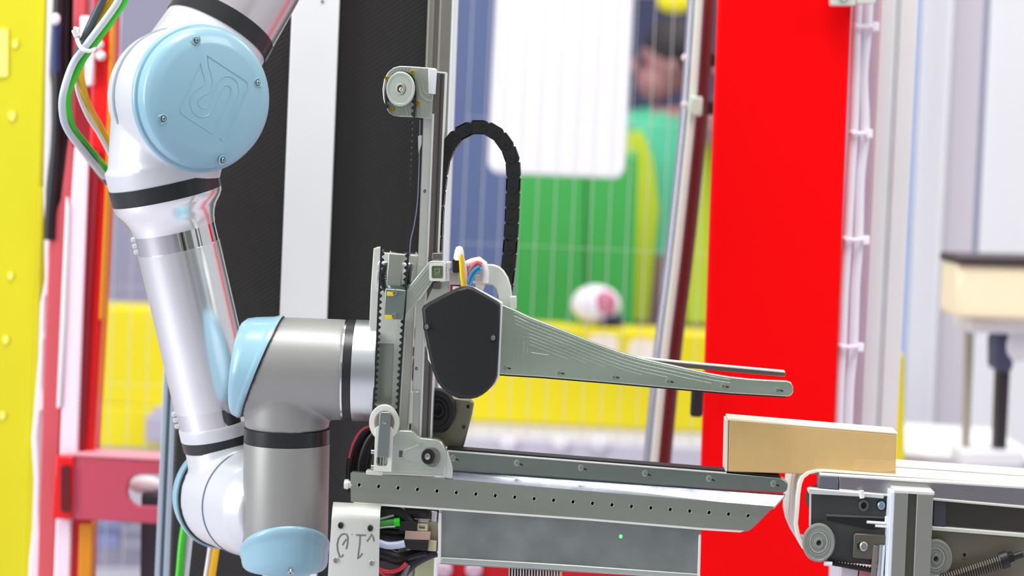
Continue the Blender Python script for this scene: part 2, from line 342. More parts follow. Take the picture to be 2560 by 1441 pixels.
# ---- person on the phone
PY = 6.4
def person():
    t = thing('person', 'person in green shirt and yellow vest holding a dark phone beside the grey pole', 'person', P(1660, 1365, PY))
    sk = mat('skin', (166, 116, 118), 0.55, 0, 0.08, 20)
    def zz(py): return P(1660, py, PY).z
    cx = P(1668, 500, PY).x
    s = PY/F
    J = {'pelvis': (0, 0, zz(760)), 'waist': (0, 0, zz(640)), 'chest': (0, 0, zz(450)), 'neckb': (0, 0, zz(315)), 'neck': (-.01, -.01, zz(275)),
         'shl': (-.17, 0, zz(330)), 'ell': (-.23, .02, zz(560)), 'wrl': (-.20, -.08, zz(740)),
         'shr': (.17, 0, zz(330)), 'elr': (.25, -.08, zz(520)), 'wrr': (.09, -.15, zz(272)),
         'hl': (-.09, 0, zz(780)), 'kl': (-.10, 0, zz(1060)), 'al': (-.10, .02, zz(1330)), 'tl': (-.12, -.12, zz(1352)),
         'hr': (.09, 0, zz(780)), 'kr': (.10, 0, zz(1060)), 'ar': (.10, .02, zz(1330)), 'tr': (.12, -.12, zz(1352))}
    R = {'pelvis': (.15, .11), 'waist': (.14, .10), 'chest': (.17, .12), 'neckb': (.09, .08), 'neck': (.055, .055), 'shl': (.06, .06), 'ell': (.042, .042), 'wrl': (.028, .028),
         'shr': (.06, .06), 'elr': (.042, .042), 'wrr': (.028, .028), 'hl': (.09, .09), 'kl': (.06, .06), 'al': (.04, .04), 'tl': (.04, .03), 'hr': (.09, .09), 'kr': (.06, .06), 'ar': (.04, .04), 'tr': (.04, .03)}
    E = [('pelvis', 'waist'), ('waist', 'chest'), ('chest', 'neckb'), ('neckb', 'neck'), ('neckb', 'shl'), ('shl', 'ell'), ('ell', 'wrl'), ('neckb', 'shr'), ('shr', 'elr'), ('elr', 'wrr'),
         ('pelvis', 'hl'), ('hl', 'kl'), ('kl', 'al'), ('al', 'tl'), ('pelvis', 'hr'), ('hr', 'kr'), ('kr', 'ar'), ('ar', 'tr')]
    def skin(name, J, R, E, root, material, sub=2):
        ks = list(J); me = bpy.data.meshes.new(name)
        o0 = org(t); me.from_pydata([tuple(Vector((cx+J[k][0], PY+J[k][1], J[k][2]))-o0) for k in ks], [(ks.index(a), ks.index(c)) for a, c in E], [])
        tmp = bpy.data.objects.new('tmp', me); COL.objects.link(tmp)
        md = tmp.modifiers.new('k', 'SKIN'); 
        for i, k in enumerate(ks):
            me.skin_vertices[0].data[i].radius = R[k]; me.skin_vertices[0].data[i].use_root = (k == root)
        tmp.modifiers.new('s', 'SUBSURF').levels = sub
        dg = bpy.context.evaluated_depsgraph_get(); dg.update(); out = bpy.data.meshes.new_from_object(tmp.evaluated_get(dg)); out.name = name
        bpy.data.objects.remove(tmp); out.polygons.foreach_set('use_smooth', [True]*len(out.polygons)); out.materials.clear(); out.materials.append(material)
        o = bpy.data.objects.new(name, out); COL.objects.link(o); o.parent = t; o['_o'] = t['_o']; return o
    body = skin('body', J, R, E, 'pelvis', mat('teal_green_shirt', (84, 190, 150), 0.8, 0, 0.06, 12))
    body.data.materials.append(mat('grey_brown_trousers', (136, 112, 112), 0.8, 0, 0.06, 12)); body.data.materials.append(sk)
    zt = zz(650)
    for p_ in body.data.polygons:
        c_ = p_.center+org(t)
        if c_.z < zt and abs(c_.x-cx) < .19: p_.material_index = 1
        if (c_.z > zz(288) and abs(c_.x-cx) < .07) or (c_.x > cx+.05 and c_.y < PY-.09 and c_.z > zz(420)): p_.material_index = 2
    # vest over the torso
    vm = mat('yellow_green_vest', (196, 214, 40), 0.7, 0, 0.06, 12)
    for sgn in (-1, 1):
        a = .008 if sgn < 0 else .045
        xs = [(0.10, zz(330)), (0.20, zz(345)), (0.215, zz(500)), (0.20, zz(800)), (0.05, zz(800)), (0.035, zz(520)), (0.06, zz(400))]
        f = [Vector((cx+sgn*x+(0.02 if sgn > 0 else 0), PY-.135+0.10*(abs(x)/.2)**2, z)) for x, z in xs]
        put('vest', B().prism(f, (0, 0.016, 0)), vm, t, 0.004)
        f = [Vector((cx+sgn*x, PY+.13-0.08*(abs(x)/.2)**2, z)) for x, z in xs]
        put('vest', B().prism(f, (0, 0.016, 0)), vm, t, 0.004)
    # head turned to the side
    hc = Vector((cx-.03, PY-.03, zz(165))); b = B()
    b.ball(hc+Vector((0.01, 0, .02)), .105, 24, 16, (.86, .8, 1.08)); b.ball(hc+Vector((-.03, -.01, -.055)), .07, 20, 12, (.86, .85, .9))
    b.tube([hc+Vector((-.085, -.02, .02)), hc+Vector((-.112, -.022, -.015)), hc+Vector((-.088, -.02, -.022))], [.008, .014, .010], 8)
    b.ball(hc+Vector((.02, -.085, -.005)), .022, 10, 8, (.6, .4, 1.2)); b.ball(hc+Vector((-.085, -.02, -.062)), .015, 10, 8, (.6, 1.3, .5))
    hd = fuse('head', b, 0.006, 4, sk, t)
    for dy in (-.045, .01):
        put('eye', B().ball(hc+Vector((-.078, dy, .012)), .011, 10, 8), mat('eye_dark', (40, 34, 34), 0.3), t)
    b = B().ball(hc+Vector((.022, 0, .05)), .108, 24, 14, (.9, .86, .95)); put('hair', b, mat('dark_hair', (44, 38, 44), 0.7, 0, 0.1, 60, 0.4, 80), t)
    # hands with five fingers; the raised one closes on the phone
    def hand(name, w0, d, up, side, curl):
        w0 = Vector(w0); d = Vector(d).normalized(); side = Vector(side).normalized(); n = d.cross(side).normalized()*curl
        HJ = {'w': w0, 'p': w0+d*.045, 'q': w0+d*.085}; HR = {'w': (.026, .018), 'p': (.036, .016), 'q': (.036, .014)}; HE = [('w', 'p'), ('p', 'q')]
        for i, (o_, ln) in enumerate(((-.027, .062), (-.009, .075), (.009, .07), (.026, .055))):
            a0 = w0+d*.082+side*o_; a1 = a0+d*ln*.45+n*ln*.15; a2 = a1+d*ln*.2+n*ln*.35; a3 = a2-d*ln*.05+n*ln*.28
            for k, pv in enumerate((a0, a1, a2, a3)): HJ[f'{i}{k}'] = pv; HR[f'{i}{k}'] = (.0095-.0008*k,)*2
            HE += [('q', f'{i}0')]+[(f'{i}{k}', f'{i}{k+1}') for k in range(3)]
        a0 = w0+d*.03-side*.032; a1 = a0+d*.03-side*.02+n*.012; a2 = a1+d*.028+n*.016
        for k, pv in enumerate((a0, a1, a2)): HJ[f't{k}'] = pv; HR[f't{k}'] = (.012-.001*k,)*2
        HE += [('p', 't0'), ('t0', 't1'), ('t1', 't2')]
        J2 = {k: (v.x-cx, v.y-PY, v.z) for k, v in HJ.items()}
        skin(name, J2, HR, HE, 'w', sk, 1)
    hand('hand', (cx+.09, PY-.15, zz(272)), (-.15, .1, 1), 0, (0, -1, .1), 1)
    hand('hand', (cx-.20, PY-.08, zz(740)), (0, -.15, -1), 0, (0, 1, 0), 1)
    return hc, cx, zz
hc, pcx, zz = person()
b = B().box((pcx+.055, PY-.155, zz(175)), Vector((.009, 0, 0)), Vector((0, .034, .006)), Vector((-.01, -.008, .072)))
tag(put('phone', b, RUB, None, 0.004), 'dark phone held to the head by the person in the yellow vest', 'phone')
b = B().lathe(P(1685, 34, 6.0), Vector((0, 0, 1)), [(0, 0), (.004, .03), (.018, .048), (.05, .058), (.12, .06), (.2, .058), (.24, .045), (.26, 0)], 28)
t = thing('yellow_lamp', 'rounded bright yellow lamp hanging above the person at the top edge', 'lamp', P(1685, 34, 6.0))
put('shade', b, mat('bright_yellow', (250, 232, 0), 0.4, 0, 0.03), t)
put('cord', B().cyl(P(1685, 34, 6.0)+Vector((0, 0, .25)), P(1685, 34, 6.0)+Vector((0, 0, .9)), .006, 8), RUB, t)

# ---- wire mesh fence, two bays
WIRE = mat('pale_galvanised_wire', (206, 208, 206), 0.4, 0.3, 0.03)
def fence(x0, x1, y0, y1, label, n, lean):
    t = thing('wire_fence', label, 'fence', P((x0+x1)/2, y1, 3.7))
    src = None
    for i in range(n):
        x = x0+(x1-x0)*i/(n-1)
        put('wire', B().cyl(P(x+lean*(720-y0), y0, 3.7), P(x+lean*(720-y1), y1, 3.7), 0.0007, 6), WIRE, t)
    for k in range(7):
        y = y0+(y1-y0)*(k+0.3)/7
        put('cross_wire', B().cyl(P(x0-6+lean*(720-y), y, 3.703), P(x1+6+lean*(720-y), y+(x1-x0)*0.045, 3.703), 0.0003, 6), WIRE, t)
fence(1150, 1790, -120, fy(3.7), 'pale wire mesh fence crossing in front of the green cabinet', 15, 0.045)
fence(236, 420, 400, fy(3.7), 'pale wire mesh fence between the red frame and the robot forearm', 5, 0.03)

# ---- grey pole with clamps, maroon tube painting its shaded, red-reflecting side
POL = mat('grey_pole_metal', (186, 186, 200), 0.25, 0.7, 0.03)
t = thing('grey_pole', 'slightly bent pale grey pole leaning beside the red column', 'pole', P(1625, 1180, 2.95))
pl = [(1742, -60), (1722, 250), (1706, 420), (1680, 660), (1655, 860), (1640, 1010), (1622, 1200)]
put('tube', B().tube([P(x, y, 2.95) for x, y in pl], 0.0115, 20, 6), POL, t)
put('hose', B().tube([P(x+9, y, 2.925) for x, y in pl], 0.006, 12, 6), mat('pale_hose', (226, 236, 224), 0.35, 0, 0.02), t, label='thin pale green hose along the pole')
for x, y in ((1711, 145), (1710, 262)):
    put('bolt', B().lathe(P(x, y, 2.93), -FWD, [(0, .005), (.006, .005), (.009, 0)], 12), PURP, t)
b = B().box(P(1740, 266, 2.915), Vector((.009, 0, 0)), Vector((0, .008, 0)), Vector((0, 0, .014))); put('clamp', b, mat('pale_clamp', (206, 226, 208), 0.4, 0, 0.03), t, 0.003)
t = thing('maroon_shade_tube', 'dark maroon tube painting the shaded side of the grey pole', 'tube', P(1660, 1180, 2.98))
put('tube', B().tube([P(x+31, y, 2.99) for x, y in pl], 0.0125, 20, 6), mat('maroon_shade_tube', (104, 24, 26), 0.35, 0, 0.05), t)
for x, y in ((1772, 150), (1768, 270)):
    put('bracket', B().box(P(x, y, 2.99), Vector((.014, 0, 0)), Vector((0, .008, 0)), Vector((0, 0, .010))), RUB, t, 0.002)

# ---- red steel column
REDM = mat('glossy_red_paint', (250, 0, 6), 0.42, 0, 0.03, 6, spec=0.12)
t = thing('red_column', 'wide glossy red steel column right of the gripper', 'column', P(1920, 1441, 2.62))
slab('post', [(1798, -40), (2135, -40), (2086, 1100), (2070, 1500), (1740, 1500), (1756, 1100)], 2.62, 0.018, REDM, t, 0.004, 3)
slab('web', [(1960, -40), (1985, -40), (1925, 1500), (1900, 1500)], 2.64, 0.12, REDM, t, 0.001)
b = B().box(P(1742, 1005, 2.60), Vector((.008, 0, 0)), Vector((0, .006, 0)), Vector((0, 0, .02))); put('black_clip', b, RUB, t, 0.004)
t = thing('corner_bracket', 'pale metal corner bracket at the top of the red column', 'bracket', P(2110, 10, 2.58))
slab('plate', rnd(2078, -40, 2140, 13, 5), 2.585, 0.02, ALU_L, t, 0.002)
slab('block', rnd(2142, -40, 2190, 8, 5), 2.585, 0.03, ALU_L, t, 0.002)
put('screw', B().lathe(P(2108, -8, 2.585), -FWD, [(0, .006), (.003, .006), (.004, .004), (.002, 0)], 14), STEEL, t)

# ---- white cables in ties
CAB = mat('white_cable_jacket', (240, 234, 244), 0.4, 0, 0.02)
A1 = [(2151, -30), (2145, 65), (2141, 200), (2138, 320), (2131, 430), (2122, 600), (2114, 730), (2109, 860), (2103, 960), (2098, 1100)]
A2 = [(2174, -30), (2170, 65), (2160, 190), (2164, 325), (2152, 450), (2148, 600), (2140, 720), (2135, 865), (2126, 960), (2120, 1100)]
tag(put('white_cable', B().tube([P(x, y, 2.64) for x, y in [(a-4, c) for a, c in A1]], .0066, 14, 6), CAB), 'white cable closest to the red column edge, held by white ties', 'cable', 'white cables beside the red column')
tag(put('white_cable', B().tube([P(x, y, 2.645) for x, y in [(a-2, c) for a, c in A2]], .0066, 14, 6), CAB), 'white cable between its twin and the white aluminium upright', 'cable', 'white cables beside the red column')
slab_ = thing('cable_channel', 'mauve grey channel strip behind the two white cables', 'channel', P(2150, 1100, 2.68))
slab('strip', [(2156, -40), (2206, -40), (2152, 1120), (2106, 1120)], 2.68, 0.02, mat('mauve_channel', (196, 178, 194), 0.5, 0, 0.03), slab_, 0.001)
for i, (x0, x1, y) in enumerate(((2132, 2192, 64), (2124, 2176, 332), (2106, 2168, 598), (2094, 2154, 866))):
    o_ = thing('cable_tie', ['topmost', 'second from top', 'third from top', 'lowest'][i]+' white tie around the two white cables', 'cable tie', P((x0+x1)/2, y, 2.64), 'ties on the white cables')
    lp = [P(x0+2, y-2, 2.64), P(x0+10, y, 2.627), P((x0+x1)/2-6, y+2, 2.629), P(x1-16, y+2, 2.632), P(x1-8, y+1, 2.645), P((x0+x1)/2, y, 2.66), P(x0+6, y-2, 2.655)]
    b = B(); q = spline(lp, 4, True)
    put('strap', B().tube(lp, .0028, 8, 4, True), CAB, o_)
    put('head', B().box(P(x1-3, y+3, 2.635), RGT*.0045, FWD*.004, UPV*.006), CAB, o_, 0.0015)

# ---- white aluminium upright right of the cables
def upright(name, label, px_top, px_bot, width, y0, y1, Y, thick, material, groove=None, cat='upright'):
    sl = (px_bot-px_top)/(y1-y0)
    if y0 > -100: px_top += sl*(-500-y0); y0 = -500
    px_bot += sl*(fy(Y)-y1); y1 = fy(Y)
    t = thing(name, label, cat, P(px_bot, y1, Y))
    if groove is None:
        slab('profile', [(px_top, y0), (px_top+width, y0), (px_bot+width, y1), (px_bot, y1)], Y, thick, material, t, 0.003)
    else:
        g0, g1, gm = groove
        ft = [P(px_top, y0, Y), P(px_top+g0, y0, Y), P(px_top+g0, y0, Y)+Vector((0, .006, 0)), P(px_top+g1, y0, Y)+Vector((0, .006, 0)), P(px_top+g1, y0, Y), P(px_top+width, y0, Y), P(px_top+width, y0, Y)+Vector((0, thick, 0)), P(px_top, y0, Y)+Vector((0, thick, 0))]
        dv = P(px_bot, y1, Y)-P(px_top, y0, Y)
        put('profile', B().prism(ft, dv), material, t, 0.0012)
        s0 = [P(px_top+g0, y0, Y)+Vector((0, .0055, 0)), P(px_top+g1, y0, Y)+Vector((0, .0055, 0)), P(px_top+g1, y0, Y)+Vector((0, .0075, 0)), P(px_top+g0, y0, Y)+Vector((0, .0075, 0))]
        put('slot_insert', B().prism(s0, dv), gm, t)
    return t
WHA = mat('white_aluminium_profile', (240, 239, 238), 0.5, 0, 0.02)
upright('white_upright', 'white aluminium profile upright with a central groove behind the box', 2205, 2137, 93, -30, 1380, 2.72, 0.05, WHA, (36, 51, mat('grey_slot', (222, 222, 226), 0.5)))

# ---- pale blurred uprights beyond, yellow post, cream bin
PG = mat('pale_grey_profile', (230, 230, 234), 0.5, 0, 0.02); LI = mat('mauve_grey_profile', (210, 204, 214), 0.5, 0, 0.02); WH2 = mat('white_profile', (246, 246, 248), 0.5, 0, 0.02)
BLP = mat('dusty_blue_profile', (160, 176, 208), 0.5, 0, 0.03)
for nm, lb, a, bb, wd, Y, mt_ in (
    ('blue_post', 'narrow dusty blue post directly behind the white upright', 2288, 2232, 22, 4.4, BLP),
    ('pale_post', 'broad pale grey post beyond the white upright', 2316, 2252, 64, 4.5, PG),
    ('pale_post', 'pale grey post standing left of the mauve post', 2384, 2316, 24, 4.7, WH2),
    ('mauve_post', 'mauve grey post left of the cream bin', 2398, 2336, 68, 4.6, LI),
    ('slate_post', 'thin slate grey post meeting the dark rim of the cream bin', 2464, 2402, 16, 4.7, mat('slate_profile', (150, 152, 180), 0.5, 0, 0.02)),
    ('white_wall_panel', 'wide white panel behind the cream bin', 2478, 2420, 300, 4.9, WH2)):
    upright(nm, lb, a, bb, wd, -60, 1200, Y, 0.05, mt_, cat='panel' if 'panel' in nm else 'post')
t = thing('white_ledge', 'low pale ledge beyond the conveyor belt', 'ledge', P(2400, 1250, 4.2))
slab('ledge', [(2180, 1135), (2620, 1160), (2620, 2000), (2180, 2000)], 3.85, 0.45, mat('pale_ledge', (228, 222, 232), 0.5, 0, 0.03), t, 0.01)
slab('edge', [(2180, 1128), (2620, 1153), (2620, 1165), (2180, 1140)], 3.84, 0.46, PG, t, 0.004)
t = thing('yellow_post', 'short yellow post peeking out behind the white upright', 'post', P(2250, 1130, 4.0))
slab('post', rnd(2214, 885, 2262, fy(4.0), 8), 3.80, 0.03, YEL, t, 0.004)
slab('foot', rnd(2204, fy(4.0)-20, 2270, fy(4.0), 4), 3.79, 0.05, YEL, t, 0.004)
t = thing('cream_bin', 'cream bin with a dark rim standing on the grey stand', 'bin', P(2480, 800, 3.55))
CRE = mat('cream_plastic', (250, 236, 200), 0.5, 0, 0.03)
slab('body', [(2396, 655), (2640, 664), (2636, 806), (2388, 796)], 3.55, 0.14, CRE, t, 0.01)
slab('rim', [(2396, 641), (2642, 646), (2642, 668), (2395, 662)], 3.54, 0.16, mat('dark_rim', (58, 44, 50), 0.5, 0, 0.1), t, 0.004)
t = thing('bin_stand', 'grey stand with a dark post under the cream bin', 'stand', P(2500, 1160, 3.7))
slab('post', [(2500, 835), (2532, 837), (2515, 1160), (2488, 1158)], 3.7, 0.04, mat('near_black_post', (44, 38, 42), 0.5), t, 0.006)
slab('collar', rnd(2486, 838, 2534, 930, 14), 3.68, 0.06, mat('dark_slate', (78, 80, 108), 0.5), t, 0.006)
slab('leg', [(2420, 800), (2436, 801), (2424, 1160), (2410, 1160)], 3.72, 0.03, mat('olive_leg', (168, 162, 146), 0.5), t, 0.003)
slab('top_plate', rnd(2424, 800, 2620, 834, 8), 3.6, 0.14, PG, t, 0.005)
b = B().ball(P(2548, 865, 3.66), .024, 16, 10, (1, .6, 1.25)); put('knob', b, PG, t)
slab('foot', rnd(2404, 1128, 2560, 1170, 8), 3.68, 0.1, PG, t, 0.006)

# ================================================================== left side
YLP = mat('yellow_post_paint', (212, 204, 0), 0.5, 0, 0.08, 5)
t = thing('yellow_column', 'broad yellow column at the left edge of the cell', 'column', P(40, 1441, 2.95))
slab('face', [(-60, -40), (114, -40), (76, 1500), (-60, 1500)], 2.95, 0.02, YLP, t, 0.004)
slab('flange', [(114, -40), (124, -40), (86, 1500), (76, 1500)], 2.97, 0.05, YLP, t, 0.002)
slab('side_strip', [(96, 470), (108, 470), (84, 1500), (70, 1500)], 2.945, 0.012, mat('ochre_edge', (206, 192, 0), 0.6), t, 0.002)
for x, y, r in ((26, 690, 9), (14, 850, 10), (6, 1040, 10), (30, 290, 12), (38, 110, 10)):
    slab('paint_spot', ell(x, y, r*.7, r, 12), 2.95, 0.003, mat('pale_yellow_spot', (244, 236, 120), 0.6), t, dY=-0.003)
slab('paint_spot', rnd(-20, 72, 20, 192, 5), 2.95, 0.003, mat('pale_yellow_spot', (244, 236, 120), 0.6), t, dY=-0.003)
FOAM = mat('white_foam', (238, 234, 242), 0.8, 0, 0.04, 30, 0.4, 60)
fo = [(116, -30), (137, -30), (134, 60), (130, 130), (127, 185), (132, 215), (133, 290), (138, 330), (132, 372), (127, 400), (122, 440), (118, 480), (119, 520), (121, 560), (128, 600), (125, 640), (130, 680), (142, 716), (134, 736), (116, 742), (114, 780), (112, 830), (118, 842), (112, 850), (110, 900), (107, 960), (112, 996), (120, 1008), (114, 1022), (102, 1032), (96, 1090), (99, 1150), (101, 1200), (99, 1280), (103, 1350), (115, 1372), (110, 1392), (104, 1410), (122, 1450), (126, 1500),
      (60, 1500), (72, 1400), (80, 1330), (84, 1200), (78, 1100), (86, 1010), (95, 900), (100, 760), (112, 700), (110, 600), (108, 480), (112, 300), (114, 150)]
tag(put('foam_strip', B().prism([P(x, y, 2.93) for x, y in tall([(x, 1500 if y == 1500 else y) for x, y in fo], 2.93)], (0, .04, 0)), FOAM, None, 0.003), 'torn white foam strip along the edge of the yellow column', 'foam')
BC = mat('black_cable_jacket', (20, 19, 24), 0.42, 0, 0.15, 60)
for i, (xt, xm, xb, r, Y, lb) in enumerate(((146, 142, 126, .0085, 2.90, 'black cable against the white foam strip'), (162, 160, 134, .0085, 2.91, 'thick black cable in the middle of the bundle by the foam'),
        (178, 166, 142, .008, 2.93, 'black cable of the bundle closest to the red frame'), (152, 150, 150, .007, 2.94, 'black cable bending towards the red frame at its lower end'))):
    pts = [P(xt+3, -30, Y), P(xt, 120, Y), P(xm+3, 240, Y), P(xm, 350, Y), P((xm+xb)/2, 450, Y), P(xb, 545, Y), P(xb-2+6*(i == 3), 600-20*i, Y)]
    tag(put('black_cable', B().tube(pts, r, 12, 5), BC), lb, 'cable', 'black cables between the yellow column and the red frame')
b = B().tube([P(143, 60, 2.885), P(141, 110, 2.885), P(140, 180, 2.885)], .006, 12, 4)
tag(put('navy_sleeve', b, mat('navy_sleeve', (34, 52, 100), 0.5), None), 'short navy sleeve on the black cables by the foam', 'sleeve')
b = B().ball(P(139, 48, 2.875), .007, 14, 10, (1, .8, 1.2)); tag(put('white_plug', b, CAB), 'small white plug at the top of the navy sleeve', 'plug')

t = thing('red_frame', 'red steel frame with two uprights and cross beams behind the cables', 'frame', P(200, 1441, 2.85))
RF = mat('red_frame_paint', (232, 8, 14), 0.4, 0, 0.06, 5, coat=0.2); RF2 = mat('dusky_red_paint', (206, 84, 92), 0.45, 0, 0.10, 4); RFD = mat('deep_red_paint', (150, 10, 32), 0.45, 0, 0.06, 5)
PNK = mat('pink_white_highlight', (252, 224, 238), 0.45, 0, 0.02); ORG = mat('orange_edge', (222, 140, 10), 0.45, 0, 0.05)
slab('outer_post', [(178, -40), (216, -40), (205, 400), (172, 560), (158, 900), (150, 1100), (126, 1500), (96, 1500), (106, 1000), (124, 560), (150, 500), (176, 300)], 2.90, 0.03, RF2, t, 0.003)
slab('inner_post', [(228, -40), (285, -40), (276, 330), (262, 640), (244, 960), (234, 1130), (222, 1500), (168, 1500), (186, 1100), (206, 800), (220, 480)], 2.87, 0.05, RF, t, 0.004)
slab('groove', [(222, 380), (250, 380), (226, 800), (211, 1130), (186, 1130), (206, 800)], 2.862, 0.02, RFD, t, 0.002)
slab('orange_strip', [(276, -40), (285, -40), (272, 480), (258, 800), (246, 800), (262, 480)], 2.862, 0.02, ORG, t, 0.002)
slab('orange_strip', [(222, 1310), (232, 1310), (218, 1500), (196, 1500), (198, 1310)], 2.862, 0.02, ORG, t, 0.002)
slab('highlight_strip', [(186, 365), (222, 365), (206, 800), (194, 1140), (148, 1140), (168, 640)], 2.855, 0.03, PNK, t, 0.003)  # pale strips put the strong highlight on glossy red into colour
slab('highlight_strip', [(212, 128), (235, 128), (231, 215), (209, 215)], 2.855, 0.03, PNK, t, 0.003)
slab('highlight_strip', [(139, 1296), (178, 1297), (168, 1500), (125, 1500)], 2.855, 0.03, PNK, t, 0.003)
slab('white_strip', [(164, 492), (174, 520), (164, 800), (152, 1020), (140, 1022), (150, 800)], 2.85, 0.02, PURP, t, 0.002)
slab('white_block', rnd(199, 40, 224, 112, 5), 2.85, 0.03, mat('pale_blue_white', (232, 238, 250), 0.5), t, 0.003)
slab('upper_beam', [(180, 212), (270, 214), (268, 372), (178, 370)], 2.882, 0.04, RFD, t, 0.004)
hole = [(318, 1232), (322, 1206), (334, 1192), (350, 1187), (440, 1189), (440, 1270), (350, 1268), (332, 1260), (322, 1248)]
slab('cross_beam', [(180, 1140), (470, 1156), (468, 1316), (174, 1298)], 2.845, 0.012, mat('cross_beam_red', (196, 74, 96), 0.42, 0, 0.06, 4), t, 0.002, 2, holes=[hole])
slab('beam_top', [(184, 1133), (470, 1149), (470, 1157), (182, 1141)], 2.843, 0.05, mat('pale_red_edge', (226, 150, 160), 0.5), t, 0.001)
slab('bracket', [(140, 1140), (184, 1142), (178, 1300), (130, 1298)], 2.84, 0.008, RF, t, 0.002)
slab('bracket_slot', rnd(152, 1165, 176, 1282, 8), 2.84, 0.004, mat('slot_dark_red', (96, 0, 8), 0.5), t, dY=-0.004)
for x, y in ((248, 112), (253, 140)): put('bolt', B().lathe(P(x, y, 2.862), -FWD, [(0, .007), (.006, .007), (.010, .004), (.010, 0)], 14), PURP, t)
t = thing('bollard', 'dark bollard with a white cap painting the lit inside of the red beam slot', 'bollard', P(374, fy(3.0), 3.0))
put('cap', B().ball(P(364, 1214, 2.95), .020, 16, 10, (1.3, .8, .7)), PURP, t)  # white ball stands in for the lit inside of the beam hole
slab('shaft', [(352, 1236), (412, 1238), (400, fy(2.96)), (336, fy(2.96))], 2.93, 0.05, mat('dark_violet', (58, 52, 66), 0.6), t, .004)
t = thing('pale_blue_pole', 'thin pale blue pole behind the top of the red frame', 'pole', P(298, 110, 3.4))
put('pole', B().cyl(P(302, -60, 3.4), P(290, 130, 3.4), .006, 12), mat('pale_blue_pole', (190, 216, 244), 0.4), t)
put('base', B().lathe(P(290, 130, 3.4), Vector((0, 0, -1)), [(0, .007), (.01, .009), (.02, .006), (.02, 0)], 12), mat('pale_blue_pole', (190, 216, 244), 0.4), t)
# boxes under the bench, lower left
for x0, x1, y0, y1, c, lb in ((236, 300, 1318, 1372, (128, 136, 176), 'blue grey crate under the bench beside the red frame'), (300, 420, 1330, 1376, (150, 148, 166), 'mauve grey crate under the bench beside the aluminium upright')):
    t = thing('crate', lb, 'crate', P((x0+x1)/2, y1, 5.0))
    slab('body', [(x0, y0), (x1, y0+3), (x1, y1+3), (x0, y1)], 4.9, 0.2, mat('crate_%d' % x0, c, 0.6, 0, 0.1, 8), t, 0.006)
    slab('lid', [(x0-3, y0-8), (x1+3, y0-5), (x1+3, y0+5), (x0-3, y0+2)], 4.88, 0.24, mat('crate_%d' % x0, c, 0.6, 0, 0.1, 8), t, 0.004)
t = thing('grey_block', 'small grey block on the bench in front of the yellow barrier', 'block', P(390, 1100, 4.85))
slab('body', rnd(364, 1040, 440, 1110, 8), 4.85, 0.1, mat('lavender_block', (170, 166, 186), 0.5), t, 0.006)
slab('cap', rnd(380, 1024, 436, 1042, 4), 4.87, 0.06, mat('lavender_block', (170, 166, 186), 0.5), t, 0.004)

# ---- dark woven panel, white strip, aluminium uprights next to the robot
DW = weave_mat()
t = thing('dark_screen', 'tall dark woven panel behind the robot and the gripper', 'panel', P(760, 1441, 2.52))
slab('sheet', [(478, -40), (1082, -40), (1010, 1500), (415, 1500)], 2.52, 0.03, DW, t, 0.004)
slab('edge_trim', [(1076, -40), (1084, -40), (1012, 1500), (1004, 1500)], 2.515, 0.01, BLACK, t, 0.001)
t = thing('white_strip', 'flat white vertical strip on the dark woven panel', 'strip', P(750, 1070, 2.50))
slab('strip', [(735, -40), (853, -40), (781, 1500), (664, 1500)], 2.50, 0.012, mat('white_strip_paint', (226, 227, 228), 0.5, 0, 0.01), t, 0.001)
put('screw', B().lathe(P(806, 4, 2.50), -FWD, [(0, .002), (.001, .002), (.001, .0012), (.0003, 0)], 12), STEEL, t)
t = upright('aluminium_upright', 'aluminium upright with a bright edge behind the cable chain', 1072, 1014, 62, -40, 1500, 2.50, 0.04, mat('olive_grey_aluminium', (150, 148, 140), 0.35, 0.6, 0.08, 10), (16, 30, mat('olive_slot', (126, 122, 112), 0.4)))
slab('bright_edge', [(1134, -40), (1148, -40), (1088, 1500), (1074, 1500)], 2.49, 0.02, mat('bright_aluminium', (226, 230, 232), 0.4, 0.2, 0.02), t, 0.001)
upright('aluminium_upright', 'pale aluminium upright behind the robot wrist at the lower left', 436, 384, 74, 300, 1500, 2.56, 0.04, mat('pale_blue_aluminium', (190, 204, 216), 0.35, 0.4, 0.04, 6), (14, 22, mat('slate_slot', (120, 136, 152), 0.4)))
# red frame and pale strip under the gripper
t = thing('lower_red_frame', 'blurred red rail under the gripper box', 'rail', P(1250, 1441, 3.2))
slab('rail', [(1040, 1392), (1790, 1410), (1790, 1520), (1040, 1520)], 3.2, 0.05, mat('lower_red', (190, 8, 22), 0.45, 0, 0.1, 6), t, 0.004)
for x in (1110, 1185): put('stud', B().lathe(P(x, 1424, 3.2), -FWD, [(0, .014), (.008, .014), (.014, .008), (.014, 0)], 18), mat('mauve_stud', (206, 180, 200), 0.4), t)
# ================================================================== robot arm
RB = thing('robot_arm', 'silver jointed robot arm with pale blue joint caps and black rings', 'robot arm', P(715, 1441, 2.15))
pm = 2.2/F                                    # metres per photo pixel at the elbow
R37 = math.radians(36)
ax = (RGT*0.99-UPV*0.14)*math.sin(R37)-FWD*math.cos(R37); ax.normalize()
capc = P(502, 246, 2.17); q = 2.17/F
def prof(l, s): return [(t*s, r*s)+tuple(x[0:1]) if x else (t*s, r*s) for t, r, *x in l]
